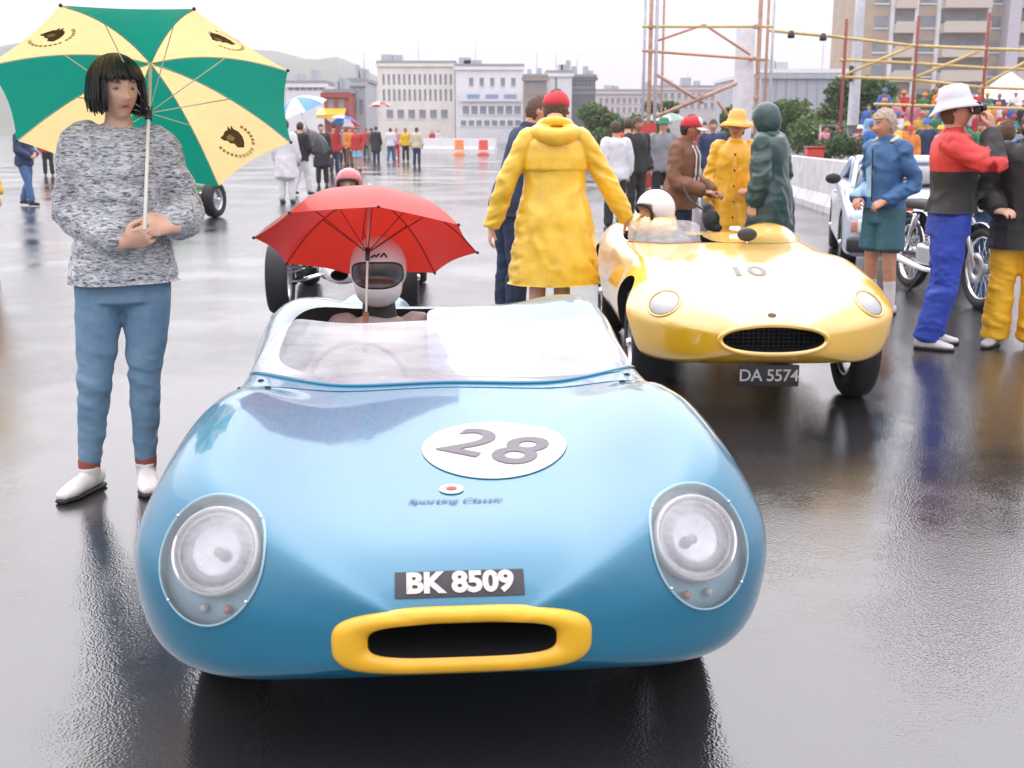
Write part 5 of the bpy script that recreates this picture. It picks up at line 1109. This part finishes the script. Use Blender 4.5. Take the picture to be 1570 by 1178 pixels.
lp = empty('lamp_post', (lx, LD, 0), 0, 'tall pale grey lamp post rising through the round tree', 'lamp post'); obj('post', tube([(0, 0, 0), (0, 0, 3), (0, 0, 7.2)], [.24, .21, .17], 14, 3), M('pale_grey_paint', (.55, .57, .60), .5), lp); obj('base_collar', lathe([(.34, 0), (.34, .35), (.26, .5)], 16, 'z'), M('pale_grey_paint', (.55, .57, .60)), lp); obj('junction_box', bbox(-.32, -.18, -.25, -.1, 3.4, 4.0, .02), DKM, lp); obj('bracket_arm', tube([(0, 0, 6.9), (.2, -.4, 7.5), (.3, -1.6, 7.8)], [.09, .07, .06], 10, 4), M('pale_grey_paint', (.55, .57, .60)), lp)
SD = 42.0
ss = empty('scaffold_stand', (at(1440, 200, SD)[0], SD, 0), 0, 'yellow railed scaffold stand above the crowd, with dark red uprights', 'scaffold')
def s2(px, py, dd=0): p = at(px, py, SD + dd); return (p[0] - ss.location.x, dd, p[2])
for px, pt_, pb in ((1288, 30, 125), (1396, 25, 128), (1502, 20, 128), (1600, 20, 128)):
    p = s2(px, 200, 0); pipe('upright', (p[0], 0, 0), (p[0], 0, at(px, pt_, SD)[2]), .06, M('dark_red_tube', (.28, .06, .05), .6), ss)
for a, b in (((1180, 47), (1285, 57)), ((1285, 57), (1396, 70)), ((1396, 70), (1502, 75)), ((1502, 75), (1610, 78)), ((1285, 118), (1396, 122)), ((1396, 122), (1502, 134)), ((1502, 134), (1610, 138)), ((1340, 160), (1460, 164)), ((1460, 164), (1610, 168)), ((1288, 118), (1396, 72)), ((1396, 122), (1502, 78)), ((1502, 134), (1600, 80)), ((1288, 92), (1396, 97)), ((1396, 97), (1502, 104)), ((1502, 104), (1610, 108))):
    pipe('rail', s2(*a), s2(*b), .055, YPIPE, ss)
for px, py in ((1213, 50), (1262, 54)):
    p = s2(px, py + 3); obj('lamp', lathe([(.001, .14), (.08, .12), (.12, 0), (.13, -.12), (.001, -.14)], 14, 'z'), DKM, ss).location = p
for k in range(4):
    p0 = s2(1300, 200); p1 = s2(1640, 200); obj('plank', bbox(p0[0], p1[0], .6 + k * .9, 1.35 + k * .9, .45 + k * .42, .50 + k * .42, .01), M('grey_plank', (.26, .23, .20), .8), ss); 
    for i in range(6): xx = p0[0] + (p1[0] - p0[0]) * i / 5; pipe('prop', (xx, 1.0 + k * .9, 0), (xx, 1.0 + k * .9, .45 + k * .42), .04, GALV, ss)

# ---------------------------------------------------------------- buildings and hill
def bld(label, px0, px1, ytop, D, depth, wall, wins=(), roof=None, name='building', cornice=True, zt=None, winmat=None, cat='building'):
    x0 = at(px0, 200, D)[0]; x1 = at(px1, 200, D)[0]; h = at((px0 + px1) / 2, ytop, D)[2]; root = empty(name, ((x0 + x1) / 2, D, 0), 0, label, cat); w = (x1 - x0) / 2
    obj('wall', box(-w, w, 0, depth, -.2, h), wall, root, False)
    obj('roof', box(-w - .15, w + .15, -.15, depth + .15, h, h + .35), roof or M('roof_grey', (.32, .31, .32), .8), root, False)
    if cornice: obj('cornice', box(-w - .3, w + .3, -.3, -.151, h - .5, h - .05), wall, root, False)
    rb_ = random.Random(int(px0))
    for k in range(rb_.randrange(2, 4)):
        cx = rb_.uniform(-w * .8, w * .8); hw = min(w * .18, rb_.uniform(.4, 1.4)); hh_ = rb_.uniform(.6, 1.5); obj('roof_hut', box(cx - hw, cx + hw, 2, 4, h + .351, h + .35 + hh_), GREYM, root, False)
    cx = rb_.uniform(-w * .7, w * .7); obj('aerial', rod((cx, 1.5, h + .3), (cx, 1.5, h + 3.2), .05, 6), GALV, root)
    for (a, b, t, bt, nc, nr, fx, fz) in wins:
        X0 = at(a, 200, D)[0] - root.location.x; X1 = at(b, 200, D)[0] - root.location.x; Z1 = at(a, t, D)[2]; Z0 = at(a, bt, D)[2]; cw = (X1 - X0) / nc; ch = (Z1 - Z0) / nr; me = None; ms = None
        for i in range(nc):
            for j in range(nr):
                if me is None:
                    ww, hh = cw * fx / 2, ch * fz / 2; me = mesh_from('window', *box(-ww, ww, -.03, .1, -hh, hh), smooth=False); me.materials.append(winmat or M('far_window', (.24, .25, .27), .15, var=.3, vs=.5))
                    ms = mesh_from('window_sill', *box(-ww - .08, ww + .08, -.12, -.031, -hh - .14, -hh - .02), smooth=False); ms.materials.append(wall)
                o = bpy.data.objects.new('window', me); COL.objects.link(o); o.parent = root; o.location = (X0 + cw * (i + .5), 0, Z0 + ch * (j + .5))
                if cw > .9: s_ = bpy.data.objects.new('sill', ms); COL.objects.link(s_); s_.parent = o
    return root
CREAM = M('cream_render', (.80, .75, .67), .85, var=.1, vs=.4); WREN = M('white_render', (.80, .79, .80), .85, var=.08, vs=.4); GREYM = M('grey_cladding', (.42, .44, .47), .6, var=.1, vs=.6, stretch=(6, 1, .3)); REDB = M('red_building', (.36, .07, .05), .8, var=.15, vs=.5); DKB = M('dark_building', (.14, .14, .15), .7, var=.15); TANC = M('tan_concrete', (.46, .36, .27), .85, var=.12, vs=.5); PINKW = M('pale_pink_render', (.60, .54, .53), .85, var=.1, vs=.4)
bld('long cream three storey building with rows of tall windows and parapet', 581, 698, 97, 175, 18, CREAM, [(586, 696, 112, 132, 14, 1, .45, .8), (586, 696, 134, 158, 14, 1, .45, .75), (590, 690, 164, 186, 6, 1, .6, .6)])
bld('white commercial block with few windows right of the long cream building', 699, 802, 102, 172, 16, WREN, [(715, 795, 118, 134, 5, 1, .4, .8), (708, 800, 160, 178, 7, 1, .75, .7), (705, 800, 182, 196, 8, 1, .7, .6)])
sg = empty('shop_sign', (at(752, 148, 171.5)[0], 171.5, at(752, 148, 171.5)[2]), 0, 'white fascia board with blue marks on the far white block', 'sign'); obj('board', box(-4.6, 4.6, 0, .2, -.7, .7), WHP, sg, False)
for k in range(3): obj('mark', box(-3.4 + k * 2.7, -1.6 + k * 2.7, -.06, -.001, -.3, .3), M('sign_blue', (.25, .36, .55), .5), sg, False)
bld('low white shop building with dark fascia behind the blue and white umbrella', 440, 502, 128, 150, 14, WREN, [(444, 500, 133, 140, 6, 1, .85, .7), (446, 498, 148, 164, 5, 1, .4, .6)])
bld('small red fronted building with yellow awning left of the cream building', 498, 536, 142, 120, 10, REDB, [(501, 533, 150, 170, 2, 1, .55, .8)], name='building')
aw = empty('awning', (at(508, 172, 119)[0], 119, at(508, 172, 119)[2]), 0, 'yellow shop awning on the small red fronted building', 'awning'); obj('canopy', xf(box(-1.4, 1.4, -.9, .9, -.06, .06), Matrix.Rotation(R(22), 4, 'X')), YRAIN, aw, False); obj('valance', box(-1.4, 1.4, -.9, -.86, -.65, -.40), YRAIN, aw, False)
bld('narrow grey building with dark doorway beside the red front', 537, 562, 125, 125, 10, GREYM, [(540, 560, 150, 178, 2, 1, .6, .8)])
bld('brown and grey building behind the bald man\'s head', 803, 838, 118, 150, 12, M('brown_building', (.34, .27, .22), .8), [(806, 836, 124, 138, 3, 1, .6, .7), (806, 836, 142, 156, 3, 1, .6, .7)])
bld('white tower block beside the dark grey office block', 838, 876, 112, 160, 12, WREN, [(850, 854, 118, 140, 1, 1, .8, .9)])
bld('dark grey office block with banded windows behind the red cap', 872, 912, 118, 165, 12, DKB, [(874, 910, 122, 146, 6, 3, .8, .6)])
bld('pale distant terrace behind the roadside bush', 912, 1000, 140, 210, 12, PINKW, [(916, 996, 148, 176, 9, 2, .5, .6)])
bld('pale pink distant building seen through the scaffold tower', 1000, 1110, 134, 220, 12, PINKW, [(1004, 1106, 140, 170, 10, 2, .5, .6)])
ww = bld('large pale grey metal shed with white roof edge', 1164, 1300, 112, 105, 24, GREYM, [], roof=WHP)
for k in range(9):
    x = -3.6 + k * .92; obj('cladding_rib', box(x, x + .10, -.08, -.001, 1.5, at(1200, 122, 105)[2]), M('shed_rib', (.36, .37, .40), .6), ww, False)
obj('shed_door_post', box(2.5, 2.75, -.2, -.082, 0, at(1200, 116, 105)[2]), WHP, ww, False)
# apartment block: slabs, balconies, window bands
def apartments():
    D = 150; x0 = at(1318, 100, D)[0]; x1 = at(1660, 100, D)[0]; H = 27; root = empty('apartment_block', ((x0 + x1) / 2, D, 0), 0, 'tall tan apartment block with stacked balconies behind the crowd', 'building'); w = (x1 - x0) / 2
    X = lambda px: at(px, 100, D)[0] - root.location.x
    obj('wall', box(-w, w, 0, 14, -.2, H), TANC, root, False); obj('roof', box(-w - .3, w + .3, -.3, 14.3, H, H + .5), M('roof_grey', (.32, .31, .32)), root, False)
    obj('stair_tower', box(X(1530), X(1548), -2.2, -.001, 0, H + 2), M('lilac_render', (.55, .51, .55), .85), root, False)
    gl = M('far_window', (.10, .11, .13)); lt = M('balcony_front', (.60, .52, .44), .8, var=.1)
    for f in range(8):
        z = 2.0 + f * 2.95
        for a, b, d in ((1365, 1395, 1.3), (1436, 1505, 1.8), (1552, 1640, 1.6)):
            bal = obj('balcony', box(X(a), X(b), -d, -.001, z - .12, z), lt, root, False); obj('balcony_front', box(X(a), X(b), -d - .1, -d - .001, z - .12, z + 1.25), lt, bal, False)
            obj('balcony_side', box(X(a) - .1, X(a) - .001, -d - .1, -.001, z - .12, z + 1.0), lt, bal, False)
            wn_ = obj('window_band', box(X(a) + .2, X(b) - .2, -.06, .05, z + .15, z + 2.3), gl, root, False)
        for a, b in ((1336, 1356), (1405, 1428), (1510, 1528)):
            wn_ = obj('window', box(X(a), X(b), -.06, .05, z + .6, z + 2.0), gl, root, False); obj('sill', box(X(a) - .1, X(b) + .1, -.2, -.061, z + .42, z + .58), WREN, wn_, False)
        for px in (1362, 1398, 1432, 1508): obj('pier', box(X(px) - .22, X(px) + .22, -.5, -.001, z - .1, z + 2.84), WREN, root, False)
apartments()
mk = empty('marquee', (at(1545, 150, 60)[0], 60, 0), 0, 'white pointed marquee with red valance at the right edge', 'tent')
tp = at(1545, 118, 60)[2]; eb = at(1545, 158, 60)[2]; w = 1.55
V = np.array([(-w, -w, eb), (w, -w, eb), (w, w, eb), (-w, w, eb), (0, 0, tp + .3)]); obj('canopy', (V, [(0, 1, 4), (1, 2, 4), (2, 3, 4), (3, 0, 4), (3, 2, 1, 0)]), M('white_canvas', (.78, .77, .80), .7), mk, False)
obj('valance', box(-w, w, -w - .03, -w + .02, eb - .35, eb - .005), REDJ, mk, False)
for sx_ in (-1, 1):
    for sy_ in (-1, 1): pipe('pole', (sx_ * w, sy_ * w, 0), (sx_ * w, sy_ * w, eb), .04, GALV, mk)
hv = []; hf = []; nx, ny = 70, 16
for i in range(nx + 1):
    for j in range(ny + 1):
        px = -700 + (600 + 1500) * i / nx; x = at(px, 200, 620)[0]; yy = 620 + 60 * j
        ridge = np.interp(px, [-700, -300, 100, 300, 400, 470, 560, 680, 900, 1400], [70, 95, 85, 72, 56, 44, 26, 12, 5, 2]); t = j / ny
        prof = math.sin(min(t * 1.6, 1) * math.pi / 2) ** 1.2
        hv.append((x, yy, ridge * prof * (.9 + .2 * (vnoise(np.array([[px / 60, j / 3, 1.]]))[0] + .5)) - 1))
for i in range(nx):
    for j in range(ny): q = i * (ny + 1) + j; hf.append((q, q + ny + 1, q + ny + 2, q + 1))
hl = obj('hill', (np.array(hv), hf), M('hill_bush', (.05, .085, .05), .9, var=.35, vs=.02, alt=(.12, .13, .08)), None); hl['kind'] = 'structure'

# ---------------------------------------------------------------- background crowd
def crowd_proto(kind):
    arms = {0: None, 1: {1: ((.25, -.1, 1.15), (.12, -.28, 1.2), (-.2, -.6, .6), (0, 0, -1), 30), -1: ((-.25, .02, 1.13), (-.25, -.06, .89), (0, -.2, -1), (1, 0, 0), 20)}, 2: {1: ((.25, -.02, 1.14), (.10, -.2, 1.05), (-.8, -.3, 0), (0, 1, 0), 30), -1: ((-.25, -.02, 1.14), (-.10, -.2, 1.0), (.8, -.3, 0), (0, 1, 0), 30)}}[kind]
    legs = None if kind < 2 else {-1: ((-.10, -.10, .50), (-.11, -.16, .10), (-.1, -1, 0)), 1: ((.10, .02, .49), (.11, .18, .12), (.1, -1, 0))}
    P = Person('x', (0, 0), vox=.026, arms=arms, legs=legs); m0 = M('crowd_tmp', (.5, .5, .5))
    gs = [P.torso(.80, 1.585, n=10), xf(HEAD, P.hm)] + [P.arm(q) for q in (-1, 1)] + [P.leg(q) for q in (-1, 1)] + [sphere(np.array(P.arms[q][2]) + np.array(P.arms[q][3]) / np.linalg.norm(P.arms[q][3]) * .07, (.04, .04, .06), 10, 8) for q in (-1, 1)]
    out = {}
    def mk(n, g, v=.026, fold=None, sm=2): me = mesh_from(n, *remesh(cat_geo(*g), v, sm, fold)); me.materials.append(m0); out[n] = me
    mk('body', gs, .02, None, 1); a = out['body'].color_attributes.new('tone', 'FLOAT_COLOR', 'POINT'); a.data.foreach_set('color', np.ones(len(out['body'].vertices) * 4))
    mk('jacket', [P.torso(.84, 1.47, .032, .02)] + [P.arm(q, .022, .97, loose=.014) for q in (-1, 1)], .024, folds('coat', 2, kind))
    mk('coat', [P.torso(.55, 1.47, .036, .05)] + [P.arm(q, .022, .97, loose=.014) for q in (-1, 1)], .026, folds('coat', 2, kind))
    mk('trousers', [P.torso(.80, 1.03, .014)] + [P.leg(q, .018, 1.0, .016) for q in (-1, 1)], .024, folds('trouser', 1.5, kind))
    mk('shorts', [P.torso(.80, 1.03, .016)] + [P.leg(q, .022, -.85, .016) for q in (-1, 1)], .024)
    sh = []
    for q in (-1, 1): a_ = np.array(P.legs[q][2]); sh.append([tube([a_ + np.array([0, .07, -.045]), a_ + np.array([0, -.05, -.045]), a_ + np.array([0, -.17, -.06])], [(.04, .04), (.045, .04), (.035, .022)], 10, 3)])
    mk('shoe', sh[0], .016); out['shoe_b'] = mesh_from('shoe', *remesh(cat_geo(*sh[1]), .016, 2)); out['shoe_b'].materials.append(m0)
    bpy.data.objects.remove(P.root)
    v, f = sphere((0, .008, .012), (.086, .104, .122), 18, 12); v[:, 2] = np.where((v[:, 1] < -.01) & (v[:, 2] < .045), .045, np.maximum(v[:, 2], -.06)); me = mesh_from('hair', *xf((v, f), P.hm)); me.materials.append(m0); out['hair'] = me
    g = lathe([(.001, .14), (.06, .135), (.092, .10), (.10, .045), (.155, .025), (.15, .02), (.09, .03)], 18, 'z'); me = mesh_from('hat', *xf(g, P.hm)); me.materials.append(m0); out['hat'] = me
    return out
PROTO = [crowd_proto(k) for k in range(3)]
CM = {}
def cmat(n, c): 
    if n not in CM: CM[n] = M('crowd_' + n.replace(' ', '_'), c, .7, var=.1)
    return CM[n]
PAL = {'red': (.50, .03, .03), 'white': (.70, .69, .70), 'navy': (.02, .04, .10), 'black': (.02, .02, .02), 'yellow': (.72, .45, .03), 'blue': (.04, .14, .42), 'green': (.03, .20, .09), 'orange': (.70, .22, .03), 'grey': (.25, .25, .27), 'pink': (.60, .25, .30), 'cream': (.60, .53, .40), 'sky blue': (.28, .48, .65), 'brown': (.18, .09, .05), 'denim': (.06, .14, .28)}
def spectator(px, D, top, bot, hat=None, kind=0, face=0, h=1.7, where_='', z0=0, garment='jacket', legs='trousers', label=None, hairc=(.06, .03, .015), group='spectators in the background'):
    x = at(px, 230, D)[0]; pr = PROTO[kind]
    lb = label or ('spectator in %s %s and %s %s%s%s' % (top, 'top' if garment == 'jacket' else 'coat', bot, legs, (', %s hat' % hat) if hat else '', (' ' + where_) if where_ else ''))
    r = empty('person', (x, D, z0), R(face), lb, 'person', group, scale=h / 1.75)
    def add(n, me, mt):
        o = bpy.data.objects.new(n, me); COL.objects.link(o); o.parent = r; o.material_slots[0].link = 'OBJECT'; o.material_slots[0].material = mt
    add('body', pr['body'], skin(random.randrange(4))); add(garment, pr[garment], cmat(top, PAL[top])); add(legs, pr[legs], cmat(bot, PAL[bot]))
    add('shoe', pr['shoe'], BSHOE); add('shoe', pr['shoe_b'], BSHOE)
    if hat: add('hat', pr['hat'], cmat(hat, PAL[hat]))
    else: add('hair', pr['hair'], M('crowd_hair_%d' % int(hairc[0] * 1000), hairc, .6, var=.3))
    return r
GD = lambda py: G(785, py)[1]
# far left, along the road
spectator(36, GD(316), 'navy', 'denim', None, 2, 80, label='walker in navy top and blue jeans at the far left under the golf umbrella')
spectator(72, 40, 'red', 'black', None, 0, 20, label='distant figure in red top seen under the left rim of the golf umbrella')
spectator(438, GD(312), 'white', 'white', None, 0, 170, h=1.72, garment='coat', label='person all in white with long coat, right of the golf umbrella')
spectator(461, GD(300), 'black', 'white', None, 2, 150, label='person in black jacket and white trousers with a lowered dark umbrella')
spectator(493, GD(285), 'black', 'black', None, 0, 20, garment='coat', label='person in long black coat left of the red white and blue umbrella')
spectator(512, GD(268), 'red', 'navy', None, 0, 30, label='person in red top and navy trousers under the multicoloured umbrella')
spectator(548, GD(262), 'red', 'sky blue', None, 0, -20, legs='shorts', h=1.66, label='bare legged person in red top and pale blue shorts on the wet road')
spectator(536, GD(255), 'orange', 'brown', None, 1, 40, label='person in orange top and brown trousers behind the bare legged one')
spectator(577, GD(250), 'black', 'navy', None, 0, 160, garment='coat', h=1.78, label='person in wide black coat in the middle of the far crowd')
spectator(599, GD(249), 'white', 'denim', None, 2, 170, label='person in white top and blue jeans beside the wide black coat')
spectator(608, GD(244), 'pink', 'red', None, 0, 20, label='small far figure in pink top and red trousers beside the white top')
spectator(622, GD(248), 'yellow', 'black', None, 0, 10, label='person in yellow top and black trousers in the far crowd')
spectator(639, GD(255), 'cream', 'navy', None, 0, 165, label='person in cream top and navy trousers, rightmost of the far group')
spectator(663, GD(228), 'red', 'blue', None, 0, 0, label='tiny distant figure in red top and blue trousers on the road')
spectator(672, GD(226), 'white', 'grey', None, 0, 0, label='tiny distant figure in white top beside the marker drums')
spectator(526, 55, 'grey', 'black', None, 1, 0, label='distant person in grey top beside the narrow grey building')
spectator(562, 70, 'red', 'black', None, 0, 0, h=1.75, label='distant person in red top and black trousers at the narrow grey building')
spectator(570, 66, 'brown', 'grey', 'black', 0, 0, label='distant person in brown top and black hat by the cream building')
# yellow coat at the left edge
spectator(-52, GD(440), 'yellow', 'red', None, 0, 60, garment='coat', label='person in long yellow coat cut off by the left edge')
# round the scaffold tower
spectator(944, 17.5, 'white', 'black', None, 0, 200, h=1.62, label='person in white top and black trousers right of the yellow raincoat')
spectator(962, 21, 'red', 'grey', None, 0, 160, label='person in red top at the foot of the scaffold tower')
spectator(976, 19, 'black', 'black', None, 0, 30, label='person in black jacket at the left scaffold upright')
spectator(1016, 20, 'grey', 'black', 'green', 0, 10, label='person in grey jacket and green hat behind the brown jacket')
spectator(1092, 22, 'navy', 'grey', None, 0, 0, label='person in navy top between brown jacket and orange rain hat')
spectator(1078, 26, 'red', 'white', None, 0, 0, label='person in red top partly hidden behind the brown jacket')
# crowd on the right
tops = ['red', 'white', 'sky blue', 'yellow', 'navy', 'green', 'pink', 'orange', 'grey', 'cream', 'black', 'blue']; hats = [None, 'white', 'red', None, 'yellow', 'blue', None, 'orange']; bots = ['denim', 'black', 'grey', 'cream', 'navy', 'brown']
seen = set(); k = 0; rr = random.Random(5)
for row, (D0, z0, n, a, b, wh) in enumerate(((31, 0, 13, 1322, 1585, 'behind the concrete blocks'), (36, 0, 13, 1250, 1590, 'in the second crowd row'), (SD + 1.0, .50, 13, 1318, 1580, 'on the lowest stand plank'), (SD + 1.9, .92, 13, 1320, 1580, 'on the second stand plank'), (SD + 2.8, 1.34, 12, 1335, 1580, 'on the third stand plank'))):
    for i in range(n):
        px = a + (b - a) * (i + .5 + rr.uniform(-.3, .3)) / n
        while True:
            t, h_, bt = rr.choice(tops), rr.choice(hats), rr.choice(bots)
            if (t, h_, bt) not in seen: seen.add((t, h_, bt)); break
        spectator(px, D0 + rr.uniform(-.25, .25), t, bt, h_, rr.randrange(2), rr.uniform(-60, 60), rr.uniform(1.58, 1.82), wh, z0, group='crowd of spectators on the right', hairc=rr.choice([(.06, .03, .015), (.02, .015, .01), (.30, .19, .09)]))
UW = M('umbrella_white', (.75, .75, .77), .5, var=.04, transl=.3); UB = M('umbrella_blue', (.04, .16, .45), .5, var=.05, transl=.3); UR2 = M('umbrella_red2', (.60, .05, .04), .5, transl=.3); UYL2 = M('umbrella_cream', (.75, .62, .35), .5, transl=.3); UBK = M('umbrella_black', (.03, .03, .033), .5, transl=.1); USK = M('umbrella_sky', (.16, .40, .65), .5, transl=.3)
umbrella('umbrella', 'red, white, blue and cream umbrella in the far left crowd', at(528, 178, GD(268) + .1), (.15, .25, 1), .62, .24, [UR2, UW, UB, UYL2], .75, n=5, rot=10, group='umbrellas in the far crowd')
umbrella('umbrella', 'sky blue and white umbrella beside the golf umbrella', at(452, 150, GD(305)), (-.35, -.2, 1), .66, .30, [USK, UW], .8, n=5, rot=22, group='umbrellas in the far crowd')
umbrella('umbrella', 'lowered black umbrella beside the white trousers in the far crowd', at(484, 205, GD(298)), (.5, -.35, .8), .50, .22, [UBK], .75, n=5, rot=5, group='umbrellas in the far crowd')
umbrella('umbrella', 'pale green and white umbrella behind the scaffold tower', at(1020, 172, 27), (0, 0, 1), .55, .2, [M('umbrella_pale_green', (.30, .48, .40), .5, transl=.3), UW], .8, n=5, rot=8, group='umbrellas in the far crowd')
umbrella('umbrella', 'red and white umbrella above the far cream building crowd', at(582, 156, 75), (0, .1, 1), .75, .28, [UR2, UW], .8, n=5, rot=8, group='umbrellas in the far crowd')
# ---------------------------------------------------------------- rain haze
hz_ = obj('haze', box(-1480, 1480, -38, 1700, -1, 125), None, None, False); hz_['kind'] = 'stuff'
hm_ = bpy.data.materials.new('rain_haze'); hm_.use_nodes = True; hm_.node_tree.nodes.clear(); ho = nd(hm_.node_tree, 'ShaderNodeOutputMaterial'); pv = nd(hm_.node_tree, 'ShaderNodeVolumePrincipled'); pv.inputs['Color'].default_value = (.93, .92, .96, 1); pv.inputs['Density'].default_value = .0006; pv.inputs['Anisotropy'].default_value = .2; hm_.node_tree.links.new(pv.outputs[0], ho.inputs['Volume']); hz_.data.materials.append(hm_)
bpy.data.scenes.remove(tmpscene)
